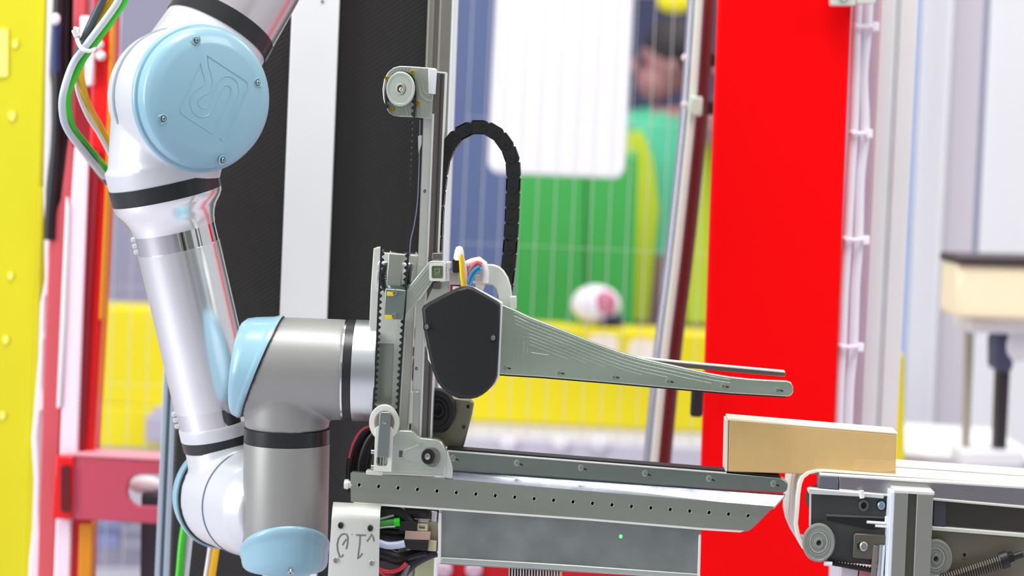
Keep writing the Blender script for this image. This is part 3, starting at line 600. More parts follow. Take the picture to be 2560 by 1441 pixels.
# --- elbow housing: body, upper branch, lower branch blended into one casting
r_up0 = P(552, 70, 2.262); r_up1 = P(632, -69, 2.284); up_ax = (r_up1-r_up0).normalized()
f_top = P(413, 470, 2.215); f_bot = P(560, 1110, 2.248); fax = (f_bot-f_top).normalized(); qf = 2.228/F
b = B(); b.lathe(capc+ax*(-2*q), -ax, prof([(0, 176), (90, 178), (175, 172), (205, 150), (225, 110), (230, 0)], q), 64)
body_mid = capc-ax*(165*q)
b.lathe(r_up0, -up_ax, prof([(0, 139), (60, 140)], q), 48)
b.lathe(r_up0-up_ax*(30*q), (body_mid-r_up0), prof([(0, 139), (60, 140), (200, 140)], q), 48)
lowc = capc-ax*(130*q)
b.lathe(f_top+fax*(2*qf), -fax, prof([(0, 135.5), (30, 136.5), (70, 138)], qf), 48)
b.lathe(f_top-fax*(24*qf), lowc-f_top, prof([(0, 136), (20, 138), (190, 150), (195, 0)], qf), 48)
fuse('elbow_housing', b, 0.0022, 14, SILVL, RB)
# seam ring between the two halves of the joint
b = B().lathe(capc-ax*(122*q), -ax, prof([(0, 177.5), (0, 179.6), (8, 179.6), (8, 177.5)], q), 72); put('joint_seam', b, mat('seam_grey', (176, 186, 198), 0.3, 0.4), RB)
# --- elbow cap with screws and the embossed mark
cap = put('joint_cap', B().lathe(capc, ax, prof([(-8, 182), (-6, 184.5), (6, 184.5), (9, 181), (10, 176), (36, 173), (42, 170), (49, 158), (55, 142), (58, 132), (58.5, 0)], q), 96), BLUE, RB, sharp=50)
def onface(px, py, t):
    r = ray(px, py); o = capc+ax*(t*q); return CAM+r*((o-CAM).dot(ax)/r.dot(ax))
for x, y in ((490, 101), (643, 207), (407, 297), (556, 400)):
    c0 = onface(x, y, 55); rd = (c0-capc-ax*(c0-capc).dot(ax)); rd.normalize(); sd = ax.cross(rd)
    lp = [c0+rd*(9*q)+sd*(9.5*q), c0+sd*(10*q), c0-rd*(7*q)+sd*(7*q), c0-rd*(10*q), c0-rd*(7*q)-sd*(7*q), c0-sd*(10*q), c0+rd*(9*q)-sd*(9.5*q)]
    put('screw_notch', B().tube([p+ax*(3*q) for p in lp], 1.7*q, 8, 5), BLUE, cap)
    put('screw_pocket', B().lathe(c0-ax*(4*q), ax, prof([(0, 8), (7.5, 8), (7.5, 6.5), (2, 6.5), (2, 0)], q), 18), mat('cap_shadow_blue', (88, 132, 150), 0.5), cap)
    put('screw', B().lathe(c0-ax*(2*q), ax, prof([(0, 5.6), (8, 5.6), (9, 4.6), (9, 2.6), (5, 2.4), (5, 0)], q), 16), STEEL, cap)
def zp(l): return [(360+x/3.79, 60+y/3.79) for x, y in l]
M1 = zp([(535, 365), (340, 790), (345, 830), (365, 855), (652, 1042), (745, 830), (828, 645), (822, 605), (795, 580), (762, 580), (738, 615), (690, 720), (640, 825), (605, 870), (555, 885), (505, 870), (462, 830), (436, 770), (438, 700), (470, 640), (525, 600), (560, 580), (577, 548), (570, 500), (550, 440)])
M2 = zp([(600, 300), (955, 532), (982, 560), (980, 610), (770, 1090), (742, 1104), (716, 1085), (790, 920), (870, 740), (898, 650), (895, 580), (868, 530), (815, 496), (765, 494), (722, 520), (690, 570), (640, 690), (602, 775), (575, 800), (540, 794), (512, 760), (512, 715), (545, 680), (600, 655), (640, 610), (650, 550), (635, 470), (612, 400)])
for M_ in (M1, M2):
    put('embossed_mark', B().tube([onface(x, y, 58.3) for x, y in M_], 1.25*q, 6, 0, True), BLUE, cap)
# --- upper arm
b = B().lathe(r_up0-up_ax*(24*q), up_ax, prof([(0, 139), (1, 142.5), (43, 142.5), (44, 139)], q), 64); put('joint_ring', b, RINGB, RB)
b = B().lathe(r_up0+up_ax*(20*q), up_ax, prof([(0, 138), (2, 140.5), (110, 140.5), (180, 139), (240, 132), (300, 112), (600, 110), (600, 0)], q), 64); put('upper_arm', b, mat('upper_arm_satin', (222, 214, 218), 0.25, 0.8, 0.02), RB)
# --- forearm
def fl(name, pr, m_, par=RB, **k): return put(name, B().lathe(f_top, fax, [(t*qf, r*qf) for t, r in pr], 64), m_, par, **k)
fl('joint_ring', [(-20, 136), (-19, 138.5), (20, 136.5), (21, 133)], RINGB)
fl('forearm_collar', [(20, 132), (21, 136.5), (32, 135), (44, 129), (58, 118), (74, 109), (90, 104), (105, 102.5), (106, 99)], TUBE)
fl('clamp_ring', [(104, 98), (105, 101.5), (152, 101.8), (153, 98)], CHROME)
fl('forearm_tube', [(150, 96), (152, 103), (562, 103), (563, 96)], TUBE)
fl('clamp_ring', [(560, 96), (561, 100.5), (606, 100.5), (607, 97)], CHROME)
fl('forearm_collar', [(604, 97), (606, 102), (612, 104), (638, 104), (639, 100)], SILVL)
fl('joint_ring', [(637, 100), (638, 103.5), (666, 103.5), (667, 100)], RINGB)
side = fax.cross(FWD).normalized()
if side.dot(RGT) > 0: side = -side
for s_ in (128, 584):
    b = B()
    for k in range(3):
        b.lathe(f_top+fax*((s_-16+16*k)*qf)+side*(100*qf)-FWD*(6*qf), side, [(0, 7*qf), (8*qf, 7*qf), (11*qf, 4*qf), (11*qf, 0)], 12)
    put('clamp_screws', b, SILVL, RB)
# --- first wrist joint
a1 = (RGT*0.98-UPV*0.10)*math.sin(R37)-FWD*math.cos(R37); a1.normalize(); w1 = P(566, 1238, 2.262); q1 = 2.2/F
b = B(); b.lathe(w1, a1, prof([(0, 134), (120, 136), (240, 134), (290, 110)], q1), 64)
e1 = f_top+fax*(666*qf); b.lathe(e1-fax*(8*qf), (w1+a1*(60*q1))-e1, prof([(0, 101), (30, 102), (170, 112)], q1), 48)
fuse('wrist_housing', b, 0.0022, 14, SILVL, RB)
put('joint_seam', B().lathe(w1+a1*(132*q1), a1, prof([(0, 135), (0, 137.6), (4, 137.6), (4, 135)], q1), 72), mat('seam_dark', (110, 124, 142), 0.4), RB)
put('joint_seam', B().lathe(w1-a1*(3*q1), a1, prof([(0, 134), (0, 137), (6, 137), (6, 134)], q1), 72), RINGB, RB)
put('joint_cap', B().lathe(w1-a1*(1*q1), -a1, prof([(0, 139), (1, 142), (12, 142), (15, 137), (44, 132), (56, 112), (58, 0)], q1), 72), BLUE, RB)
# --- second wrist joint: vertical barrel below, horizontal barrel above
q2 = 2.15/F; YW = 2.152
vc0 = P(719, 925, YW); vc1 = P(716, 1085, YW); va = (P(713, 1357, YW)-P(718, 1085, YW)).normalized()
ha = (P(866, 925.5, YW)-P(655, 917, YW)).normalized(); hc0 = P(655, 917, YW)
hu = (Vector((0, 0, 1))-ha*ha.z).normalized()
b = B()
b.lathe(hc0, ha, [(0, 126*q2, .37), (60*q2, 127*q2, .2), (212*q2, 127*q2, 0)], 64, kvec=hu)
b.lathe(P(717.5, 1072, YW), -va, prof([(0, 106), (60, 106.5), (150, 107)], q2), 64)
fuse('wrist_housing', b, 0.0020, 16, SILV, RB)
put('joint_ring', B().lathe(P(717.5, 1070, YW), va, prof([(0, 105), (1, 107.8), (36, 107.8), (37, 105)], q2), 64), RINGB, RB)
toc = (-FWD); toc = (toc-va*toc.dot(va)).normalized(); kv = -toc*0.62+RGT*(-0.13); kv = kv-va*kv.dot(va)
put('wrist_barrel', B().lathe(P(717, 1106, YW), va, prof([(0, 105), (1, 107.5), (3, 108)], q2)+[(262*q2, 108*q2)], 64), SILV, RB)
bc = P(713, 1366, YW)
put('joint_cap', B().lathe(bc, va, [(-3*q2, 108.6*q2, 1), (0, 111*q2, 1), (8*q2, 114.5*q2, 1), (18*q2, 113.5*q2, .98), (21*q2, 110.8*q2, .95), (26*q2, 110.4*q2, .88), (42*q2, 109*q2, .3), (52*q2, 106*q2, .1), (58*q2, 100*q2, 0.03), (60*q2, 88*q2, 0), (60*q2, 0)], 72, kvec=kv), BLUE, RB, sharp=50)
put('screw', B().lathe(P(738, 1416, YW)-FWD*(108*q2), (va*.6-FWD*.8), prof([(-4, 7), (3, 7), (4, 5), (4, 3), (1, 3), (1, 0)], q2), 14), STEEL, RB)
put('tool_port', B().lathe(P(716, 1424, YW), va, prof([(0, 55), (2, 60), (60, 60), (60, 0)], q2), 40), PURP, RB)
put('joint_cap', B().lathe(hc0, -ha, [(-2*q2, 126*q2, -.37), (0, 130*q2, -.37), (9*q2, 131*q2, -.37), (14*q2, 128.5*q2, -.36), (20*q2, 127*q2, -.35), (44*q2, 124*q2, -.2), (56*q2, 120*q2, -.13), (64*q2, 110*q2, -.10), (68*q2, 95*q2, -.09), (69*q2, 0)], 72, kvec=hu), BLUE, RB, sharp=50)
put('joint_seam', B().lathe(hc0, ha, [(-1*q2, 127*q2, .37), (-1*q2, 129.2*q2, .37), (3*q2, 129.2*q2, .37), (3*q2, 127*q2, .37)], 72, kvec=hu), RINGB, RB)
# --- tool flange
hf = P(864, 925.4, YW)
put('joint_ring', B().lathe(hf, ha, prof([(0, 122), (1, 127), (22, 127), (23, 122)], q2), 72), RINGB, RB)
put('ring_edge', B().lathe(hf, ha, prof([(-3, 124), (-3, 128), (1.5, 128), (1.5, 124)], q2), 72), ALU_P, RB)
put('tool_flange', B().lathe(hf+ha*(22*q2), ha, prof([(0, 122), (1, 127.5), (60, 127.5), (61, 124), (61, 0)], q2), 72), mat('turned_aluminium', (214, 218, 220), 0.3, 0.9, 0.02), RB)

# ================================================================== cables on the arm
def cab(name, pts, r, m_, label):
    return tag(put(name, B().tube([P(x, y, Y) for x, y, Y in pts], r, 14, 7), m_), label, 'cable', 'cables strapped to the robot arm')
BEH = [(330, 520), (420, 700), (480, 880), (520, 1020), (510, 1150)]
GC = mat('green_cable', (58, 190, 36), 0.35, 0, 0.03); GYC = mat('pale_grey_cable', (200, 206, 214), 0.35, 0, 0.02); ORC = mat('orange_yellow_cable', (244, 184, 10), 0.4, 0, 0.03); DGC = mat('slate_cable', (74, 80, 88), 0.4, 0, 0.05); WHC = mat('white_thin_cable', (238, 236, 242), 0.4)
cab('green_cable', [(316, -30, 2.2), (310, 3, 2.2), (267, 67, 2.2), (228, 119, 2.2), (205, 152, 2.2), (176, 214, 2.2), (169, 262, 2.21), (180, 315, 2.23), (207, 353, 2.28), (236, 388, 2.335), (264, 422, 2.40)]+[(x+8, y, 2.42) for x, y in BEH]+[(464, 1300, 2.38), (447, 1441, 2.36), (440, 1500, 2.36)], .0042, GC, 'bright green cable looping beside the robot elbow')
cab('grey_cable', [(300, -30, 2.192), (291, 10, 2.192), (212, 118, 2.192), (181, 163, 2.192), (158, 233, 2.19), (156, 283, 2.2), (170, 327, 2.225), (213, 384, 2.28), (240, 418, 2.335), (270, 456, 2.40)]+[(x-6, y+10, 2.415) for x, y in BEH]+[(478, 1320, 2.385), (464, 1441, 2.365), (456, 1500, 2.36)], .0040, GYC, 'pale grey cable running along the outside of the green cable')
cab('orange_cable', [(292, -30, 2.205), (280, 0, 2.205), (233, 67, 2.206), (213, 105, 2.21), (201, 150, 2.215), (200, 180, 2.22), (206, 216, 2.23), (221, 266, 2.27), (252, 322, 2.37), (300, 420, 2.42), (360, 560, 2.43), (440, 740, 2.44), (520, 960, 2.44), (560, 1180, 2.44), (545, 1330, 2.40), (536, 1400, 2.39), (520, 1500, 2.38)], .0044, ORC, 'orange yellow cable passing behind the green cable')
cab('white_cable_thin', [(286, -30, 2.214), (268, 0, 2.214), (222, 67, 2.214), (204, 110, 2.216), (193, 160, 2.222), (191, 200, 2.228), (198, 240, 2.24), (221, 294, 2.28), (251, 341, 2.37), (290, 420, 2.42), (350, 580, 2.43), (430, 760, 2.45), (505, 960, 2.45), (545, 1180, 2.45), (528, 1340, 2.405), (519, 1410, 2.395), (504, 1500, 2.39)], .0026, WHC, 'thin white cable along the orange cable')
cab('slate_cable', [(268, -30, 2.196), (256, 2, 2.196), (228, 60, 2.198), (208, 106, 2.205), (184, 162, 2.216), (164, 235, 2.218), (162, 285, 2.225), (176, 330, 2.252), (216, 386, 2.30), (262, 446, 2.39), (326, 520, 2.44), (400, 700, 2.45), (480, 900, 2.455), (540, 1120, 2.46)], .0046, DGC, 'dark slate cable at the top of the bundle above the white tie')
t = thing('cable_tie', 'white tie with a square head around the cable bundle by the elbow', 'cable tie', P(215, 120, 2.2))
put('strap', B().tube([P(193, 96, 2.196), P(199, 114, 2.186), P(212, 126, 2.183), P(228, 127, 2.19), P(236, 120, 2.2), P(226, 108, 2.222), P(206, 96, 2.224)], .0024, 8, 5, True), PURP, t)
put('head', B().box(P(190, 84, 2.195), (RGT+UPV*.4).normalized()*.0032, FWD*.004, (UPV-RGT*.4).normalized()*.0045), PURP, t, 0.001)
put('tail', B().tube([P(191, 80, 2.195), P(187, 70, 2.19), P(199, 74, 2.188)], .0018, 6, 3), PURP, t)
# ================================================================== gripper
G = Frame(1400, 1100, 2.10, 3.0); g = G.px; N = G.n
GR = thing('gripper', 'machined aluminium gripper with two long jaws, timing belt and black cable chain', 'gripper', G.pt(980, 1180, 0))
def gpl(name, pts, d, th, material=ALU, parent=GR, bevel=0.0006, holes=None, label=None, seg=2):
    f = G.pts(pts, d); b = B()
    if holes: b.prismh(f, [G.pts(h, d) for h in holes], N*th)
    else: b.prism(f, N*th)
    return put(name, b, material, parent, bevel, seg, label)
def grid_(b, pts, d, r): b.tube(G.pts(pts, d), r, 4); return b
def disc(name, x, y, d, pr, material, parent=GR, sx=.83, seg=40): return put(name, B().lathe(G.pt(x, y, d), -N, [(t*g, r*g) for t, r in pr], seg, sx, G.ex), material, parent)

# --- mounting plate with pocket, polished boss
gpl('mount_plate', [(934, 621), (949, 619), (951, 632), (1042, 640), (1030, 860), (1018, 1080), (930, 1064), (941, 852), (929, 838), (923, 815), (927, 720)], 0.012, 0.03, ALU_L, holes=[[(945, 858), (984, 861), (978, 1016), (936, 1012)]])
gpl('pocket_floor', [(944, 857), (985, 860), (979, 1017), (935, 1013)], 0.020, 0.006, ALU)
b = B().lathe(G.pt(950, 690, 0.034), G.ex, [(0, 64*g), (2*g, 66*g), (24*g, 66*g), (24*g, 62*g), (60*g, 62*g), (60*g, 66*g), (90*g, 66*g), (92*g, 64*g)], 40); put('polished_boss', b, ALU_P, GR)
gpl('boss_band', [(972, 634), (1008, 637), (1002, 716), (966, 714)], 0.004, 0.006, ALU)
gpl('end_strip', [(1011, 800), (1016, 800), (1000, 1080), (994, 1080)], 0.004, 0.02, ALU_L)
# --- beam, linear rail
gpl('rail_beam', [(1060, 296), (1084, 288), (1050, 1096), (1026, 1094)], 0.004, 0.02, ALU_L)
gpl('beam_edge', [(1080, 285), (1085, 285), (1053, 1096), (1048, 1096)], 0.002, 0.012, EDGE, bevel=.0003)
for x, y in ((1062, 478), (1041, 922)): disc('screw_hole', x, y, 0.004, [(0, 4), (.6, 4), (.6, 2.4), (-1, 2.4), (-1, 0)], HOLE)
gpl('linear_rail', [(1087, 182), (1114, 185), (1077, 1096), (1052, 1095)], 0.006, 0.012, ALU_D)
gpl('rail_groove_shade', [(1101, 186), (1105, 186), (1069, 1096), (1065, 1096)], 0.0045, 0.003, mat('rail_shadow_steel', (92, 86, 84), 0.4, 0.9), bevel=.0002)  # dark strip coloured as the shade in the rail's groove
gpl('rail_edge', [(1112, 183), (1116, 183), (1079, 1096), (1075, 1096)], 0.004, 0.014, EDGE, bevel=.0003)
gpl('rail_edge', [(1086, 178), (1116, 181), (1116, 185), (1086, 182)], 0.004, 0.014, EDGE, bevel=.0003)
gpl('rail_end_block', [(1025, 980), (1034, 980), (1031, 1060), (1021, 1060)], 0.0, 0.01, ALU_L)
gpl('rail_carriage', [(1034, 980), (1048, 980), (1045, 1076), (1031, 1062)], 0.001, 0.01, ALU)
# --- loose harness between the plate and the beam
for k, (xa, xb) in enumerate(((1021, 1017), (1026, 1018), (1031, 1020))):
    put('harness_wire', B().tube(G.pts([(xa+6, 820), (xa-2, 880), (xa+3, 930), (xb-4, 985), (xb+4, 1040), (xb, 1085)], 0.03+.002*k), .0016, 8, 5), mat('violet_wire', (86, 76, 128), .4) if k == 1 else RUB, GR)
gpl('harness_clip', [(1012, 868), (1036, 868), (1034, 892), (1010, 892)], 0.026, 0.008, ALU_D)
gpl('harness_clip', [(1006, 1000), (1024, 1000), (1016, 1074), (1000, 1074)], 0.02, 0.01, mat('clear_clip', (196, 192, 216), .25))
put('thin_rod', B().cyl(G.pt(1034, 275, .006), G.pt(1020, 640, .006), .0008, 8), STEEL, GR)
put('sensor_wire', B().tube(G.pts([(1050, 300), (1048, 400), (1044, 500), (1036, 560), (1027, 600), (1024, 640)], .012), .0006, 8, 6), mat('lilac_wire', (150, 146, 190), .4), GR)
gpl('wire_clip', [(1045, 340), (1054, 338), (1053, 360), (1046, 384)], 0.008, 0.006, PURP)
# --- idler bracket, upper pulley
br = gpl('idler_bracket', [(1090, 171), (1040, 167), (1000, 165), (984, 169), (970, 180), (960, 198), (956, 224), (958, 248), (964, 268), (972, 282), (984, 290), (1000, 292), (1034, 293), (1078, 297), (1083, 240)], 0.0, 0.012, ALU, bevel=.0008)
b = B()
for pts in ([(1048, 172), (1046, 215), (1052, 240), (1066, 250), (1080, 252)], [(1056, 172), (1054, 212), (1060, 230), (1070, 238), (1082, 240)], [(1064, 172), (1062, 205), (1068, 222), (1084, 228)], [(1042, 262), (1044, 294)], [(1052, 262), (1054, 295)], [(1064, 262), (1064, 296)], [(1074, 256), (1072, 296)],
            [(984, 172), (988, 182)], [(993, 168), (995, 180)], [(1003, 167), (1003, 178)], [(1012, 167), (1011, 178)], [(1021, 168), (1018, 180)], [(996, 274), (1000, 290)], [(1006, 270), (1012, 291)], [(1016, 268), (1022, 291)], [(1024, 266), (1030, 292)]):
    grid_(b, pts, -0.0003, 1.6*g)
put('tool_marks', b, ALU, br)
gpl('bracket_foot', [(1071, 171), (1092, 174), (1088, 236), (1070, 234)], -0.005, 0.006, mat('bright_aluminium', (226, 230, 232), 0.4, 0.2, 0.02), br)
pu = disc('idler_pulley', 1003, 223, -0.0085, [(0, 38), (4, 38), (4, 42), (8, 43), (15, 43), (17, 41), (17, 37), (15.5, 36), (16, 14), (18, 13), (18, 10), (14, 9), (14, 0)], mat('pulley_aluminium', (206, 216, 204), .38, .6))
disc('axle_ring', 1003, 223, -0.0150, [(0, 14), (1.6, 14), (1.6, 10.5), (0, 10.5)], mat('brown_bearing', (150, 136, 86), .35, .7), pu); disc('axle', 1004, 224, -0.0150, [(0, 8), (3, 7), (4, 4), (3, 2), (3, 0)], STEEL, pu)
for x, y, r in ((1032, 182, 7), (968, 197, 7), (1045, 258, 7.5), (981, 274, 7.5)): screw(G, x, y, -0.0005, r, br, BRASS, h=.003)
# --- timing belt, one closed loop with teeth on the inside
LX = [(966, 250), (963, 330), (960, 450), (957, 560), (953, 650), (948, 740), (943, 850), (938, 950), (933, 1040)]
RX = [(993, 1052), (996, 1010), (1001, 930), (1006, 850), (1010, 790), (1015, 700), (1020, 640), (1025, 500), (1030, 400), (1034, 300), (1038, 232)]
bot = [(936, 1066), (947, 1090), (962, 1097), (978, 1090), (989, 1072)]; top = [(1034, 200), (1022, 185), (1003, 180), (984, 186), (970, 205), (965, 230)]
loop = [Vector((x, y)) for x, y in LX+bot+RX+top]; n_ = len(loop); dens = []
for i in range(n_):
    a, c = loop[i], loop[(i+1) % n_]; k = max(1, int((c-a).length/7.4)); dens += [a.lerp(c, j/k) for j in range(k)]
nn = len(dens); cen = Vector((983, 640)); outer = []; inner = []
for i, p in enumerate(dens):
    tdir = (dens[(i+1) % nn]-dens[i-1]).normalized(); nrm = Vector((-tdir.y, tdir.x))
    if nrm.dot(Vector((983, min(max(p.y, 225), 1054)))-p) < 0: nrm = -nrm
    outer.append(p-nrm*3.2); inner.append(p+nrm*(7.5 if i % 2 == 0 else 1.6)); 
vs = []; fs = []
prof_pts = []
for i in range(nn):                                            # square-ish teeth: two inner points per step
    tdir = (dens[(i+1) % nn]-dens[i-1]).normalized()
    prof_pts.append((outer[i], inner[i]-tdir*1.6, inner[i]+tdir*1.6))
D0, D1 = -0.012, -0.002
for o_, i0, i1 in prof_pts:
    for q_ in (o_, i0, i1):
        vs.append(G.pt(q_.x, q_.y, D0)); vs.append(G.pt(q_.x, q_.y, D1))
for i in range(nn):
    a = i*6; c = ((i+1) % nn)*6
    fs += [(a, c, c+1, a+1), (a+2, a+3, a+5, a+4), (a+4, a+5, c+3, c+2), (a, a+2, a+4), (a, a+4, c+2, c), (a+1, a+5, a+3), (a+1, c+1, c+3, a+5)]
put('timing_belt', B().add(vs, fs), RUB, GR, flat=True)
# --- belt clamp and its diagonal arm
cl = gpl('belt_clamp', [(963, 722), (1014, 726), (1008, 801), (960, 798)], -0.016, 0.014, mat('clamp_aluminium', (150, 162, 158), .35, .9, .1, 40), bevel=.0008)
for x, y, sx_ in ((988, 732, 967), (986, 790, 962)):
    gpl('clamp_slot', [(sx_, y-2), (x-4, y-1), (x-4, y+9), (sx_, y+8)], -0.0168, 0.002, mat('yellow_zinc_slot', (226, 206, 30), .5, .3), cl, .0002)
    screw(G, x, y, -0.016, 8, cl, h=.0025)
am = gpl('clamp_arm', [(1014, 726), (1072, 655), (1082, 652), (1110, 653), (1115, 660), (1115, 698), (1110, 703), (1082, 704), (1056, 741), (1010, 797)], -0.010, 0.012, ALU, bevel=.001)
b = B()
for k in range(5): grid_(b, [(1018-1*k, 738+12*k), (1074+2*k, 668+8.5*k)], -0.0104, 1.4*g)
put('tool_marks', b, ALU, am)
gpl('socket_frame', rnd(1073, 658, 1114, 703, 6), -0.0125, 0.003, EDGE, am, .0004, holes=[rnd(1079, 665, 1108, 697, 4)])
gpl('socket_floor', rnd(1078, 664, 1109, 698, 4), -0.0108, 0.002, mat('green_grey_socket', (122, 138, 104), .4, .6), am)
gpl('socket_key', [(1086, 672), (1101, 672), (1101, 690), (1086, 690)], -0.0118, 0.002, mat('green_grey_socket', (122, 138, 104), .4, .6), am, holes=[[(1090, 676), (1097, 676), (1097, 680), (1090, 680)]])
gpl('stop_block', rnd(1080, 633, 1105, 651, 3), -0.006, 0.012, ALU_D); gpl('stop_block', rnd(1082, 706, 1102, 724, 2), -0.004, 0.012, ALU_D)
gpl('side_block', rnd(1114, 655, 1127, 673, 3), -0.006, 0.012, PURP); gpl('side_block', rnd(1113, 679, 1124, 704, 3), -0.006, 0.012, PURP)
gpl('carriage_plate', [(1088, 706), (1124, 704), (1120, 760), (1070, 790), (1066, 870), (1074, 890), (1060, 860), (1058, 770)], 0.002, 0.012, ALU_L)
gpl('terminal_block', [(1124, 681), (1151, 682), (1151, 713), (1122, 712)], -0.004, 0.012, mat('grey_terminal', (176, 178, 178), .5))
gpl('red_terminal', [(1126, 712), (1150, 714), (1150, 732), (1125, 729)], -0.003, 0.01, mat('dark_red_terminal', (140, 34, 28), .5)); gpl('white_terminal', [(1132, 716), (1149, 717), (1149, 732), (1131, 731)], -0.004, 0.01, PURP)
# --- wires and plugs over the black cover
b = B().lathe(G.pt(1147, 652, -.006), UPV*.98+RGT*.04, [(0, 13*g), (8*g, 13.5*g), (26*g, 11*g), (34*g, 8*g), (37*g, 0)], 16); put('white_plug', b, PURP, GR)
gpl('black_plug', rnd(1131, 649, 1149, 681, 2), -0.010, 0.012, RUB)
def wire(pts, d, r, c, nm='wire'): return put(nm, B().tube(G.pts(pts, d), r, 8, 5), mat('wire_%d_%d_%d' % c, c, .4), GR)
wire([(1150, 640), (1151, 660), (1153, 690), (1157, 716)], -.017, .0014, (246, 222, 40)); wire([(1153, 636), (1155, 660), (1158, 690), (1160, 716)], -.016, .0014, (236, 196, 20)); wire([(1156, 638), (1160, 660), (1162, 690), (1166, 716)], -.015, .0012, (250, 196, 140)); wire([(1157, 640), (1163, 664), (1166, 690), (1170, 714)], -.014, .001, (236, 216, 232))
wire([(1166, 704), (1172, 684), (1182, 666), (1194, 657), (1204, 662)], -.012, .0022, (206, 92, 96)); wire([(1168, 700), (1178, 676), (1190, 662), (1200, 658)], -.010, .0016, (232, 150, 150))
wire([(1170, 710), (1177, 688), (1188, 674), (1199, 668)], -.014, .0022, (52, 132, 178)); wire([(1174, 712), (1184, 690), (1196, 676), (1205, 672)], -.013, .0016, (90, 176, 222))
b = B().tube(G.pts([(1164, 660), (1180, 655), (1196, 653), (1208, 662), (1212, 680), (1212, 708)], -.004), [.003, .004, .005, .005, .0045, .004], 12, 0); put('clear_sleeve', b, mat('cloudy_sleeve', (236, 230, 232), .3), GR)
gpl('white_socket', [(1188, 688), (1212, 690), (1213, 712), (1206, 730), (1190, 722)], -0.006, 0.008, mat('cream_socket', (226, 214, 200), .5)); gpl('socket_lip', [(1182, 704), (1221, 705), (1221, 710), (1182, 709)], -0.007, 0.01, mat('cream_socket', (226, 214, 200), .5))
# --- curved arm that carries the chain
ca = gpl('chain_arm', [(1205, 661), (1232, 662), (1247, 667), (1259, 677), (1270, 695), (1277, 718), (1282, 768), (1268, 772), (1246, 762), (1244, 735), (1240, 722), (1232, 714), (1205, 712)], 0.0, 0.01, ALU_L, bevel=.0012)
gpl('arm_end', rnd(1275, 742, 1290, 774, 3), -0.003, 0.014, ALU_L, ca)
# --- black cable chain
CHP = [Vector(p) for p in ((1084, 690), (1087, 640), (1090, 560), (1096, 480), (1106, 410), (1123, 366), (1150, 335), (1184, 320), (1214, 321), (1243, 336), (1266, 364), (1280, 398), (1284, 440), (1282, 500), (1279, 570), (1274, 640), (1267, 706), (1262, 740))]
fine = []
for i in range(len(CHP)-1):
    p0, p1, p2, p3 = CHP[max(i-1, 0)], CHP[i], CHP[i+1], CHP[min(i+2, len(CHP)-1)]
    for j in range(20):
        tt = j/20; fine.append(0.5*((2*p1)+(p2-p0)*tt+(2*p0-5*p1+4*p2-p3)*tt*tt+(3*p1-p0-3*p2+p3)*tt**3))
ch = put('cable_chain', B().tube([G.pt(p.x, p.y, .020) for p in fine[::6]], .0035, 8), RUB, GR, label='black cable run inside the chain links')
L = B(); hl, hw = 26*g, 17.5*g
outl = [Vector((-hl*.62, 0, -hw)), Vector((hl*.55, 0, -hw)), Vector((hl*.8, 0, -hw*.8)), Vector((hl, 0, -hw*.4)), Vector((hl, 0, hw*.4)), Vector((hl*.8, 0, hw*.8)), Vector((hl*.55, 0, hw)), Vector((-hl*.62, 0, hw)), Vector((-hl*.75, 0, hw*.6)), Vector((-hl*.75, 0, -hw*.6))]
for y0 in (-.0095, .0065): L.prism([p+Vector((0, y0, 0)) for p in outl], (0, .003, 0))
L.box((0, 0, hw*.93), Vector((hl*.55, 0, 0)), Vector((0, .0095, 0)), Vector((0, 0, hw*.08))); L.box((0, 0, -hw*.93), Vector((hl*.55, 0, 0)), Vector((0, .0095, 0)), Vector((0, 0, hw*.08)))
for sx_ in (.5,): L.lathe((hl*sx_, -.0095, 0), (0, -1, 0), [(0, hw*.52), (.0007, hw*.52), (.0007, hw*.3), (.0002, hw*.26), (.0002, 0)], 14)
lme = L.mesh('chain_link'); lme.materials.append(BLACK)
step = 36.5; acc = step; prev = fine[0]
def link(p, tdir):
    a = G.pt(p.x, p.y, .020); c = G.pt(p.x+tdir.x, p.y+tdir.y, .020); xd = (c-a).normalized(); yd = N; zd = xd.cross(yd).normalized()
    o = bpy.data.objects.new('chain_link', lme); COL.objects.link(o); o.parent = ch; o['_o'] = GR['_o']
    M_ = Matrix((xd, yd, zd)).transposed().to_4x4(); M_.translation = a-org(GR); o.matrix_local = M_
for i in range(1, len(fine)):
    acc += (fine[i]-prev).length; prev = fine[i]
    if acc >= step: acc = 0; link(fine[i], (fine[min(i+2, len(fine)-1)]-fine[i-2 if i > 1 else 0]).normalized())
# --- upper jaw
def q2m(l): return [(1200+x/3.2, 720+y/3.2) for x, y in l]
wt = [(1251, 760), (1288, 776), (1325, 794), (1372, 812), (1419, 830), (1465, 849), (1512, 867), (1558, 883), (1606, 897), (1669, 911), (1731, 925), (1778, 935), (1825, 943), (1872, 948), (1919, 951), (1966, 953), (1978, 957), (1983, 967), (1983, 982), (1977, 990), (1966, 992)]
wb = [(1825, 984), (1669, 970), (1512, 956), (1356, 943), (1244, 936)]
uj = gpl('upper_jaw', wt+wb, -0.012, 0.008, mat('jaw_aluminium', (190, 206, 188), .29, .85, .14, 25, .06, 500, stretch=(.3, 1, 2), rvar=.06), bevel=.001)
b = B()
def inset(k):
    s = k*8.6; o = []
    o.append((1257+s, 927-s*.55)); o.append((1258+s, 775+s*1.55))
    for x, y in wt[1:]:
        yy = y+6+s*1.02
        if x > 1262+s and x < 1860 and yy < 930+(x-1244)*.083-s*.55-3: o.append((x, yy))
    return o
for k in range(9):
    pl_ = inset(k)
    grid_(b, pl_, -0.01175, .9*g)
    xe = pl_[-1][0]; grid_(b, [(1262+8.6*k, 927-8.6*k*.55+.4), (xe, 928+(xe-1244)*.0835-8.6*k*.55)], -0.01178, .9*g)
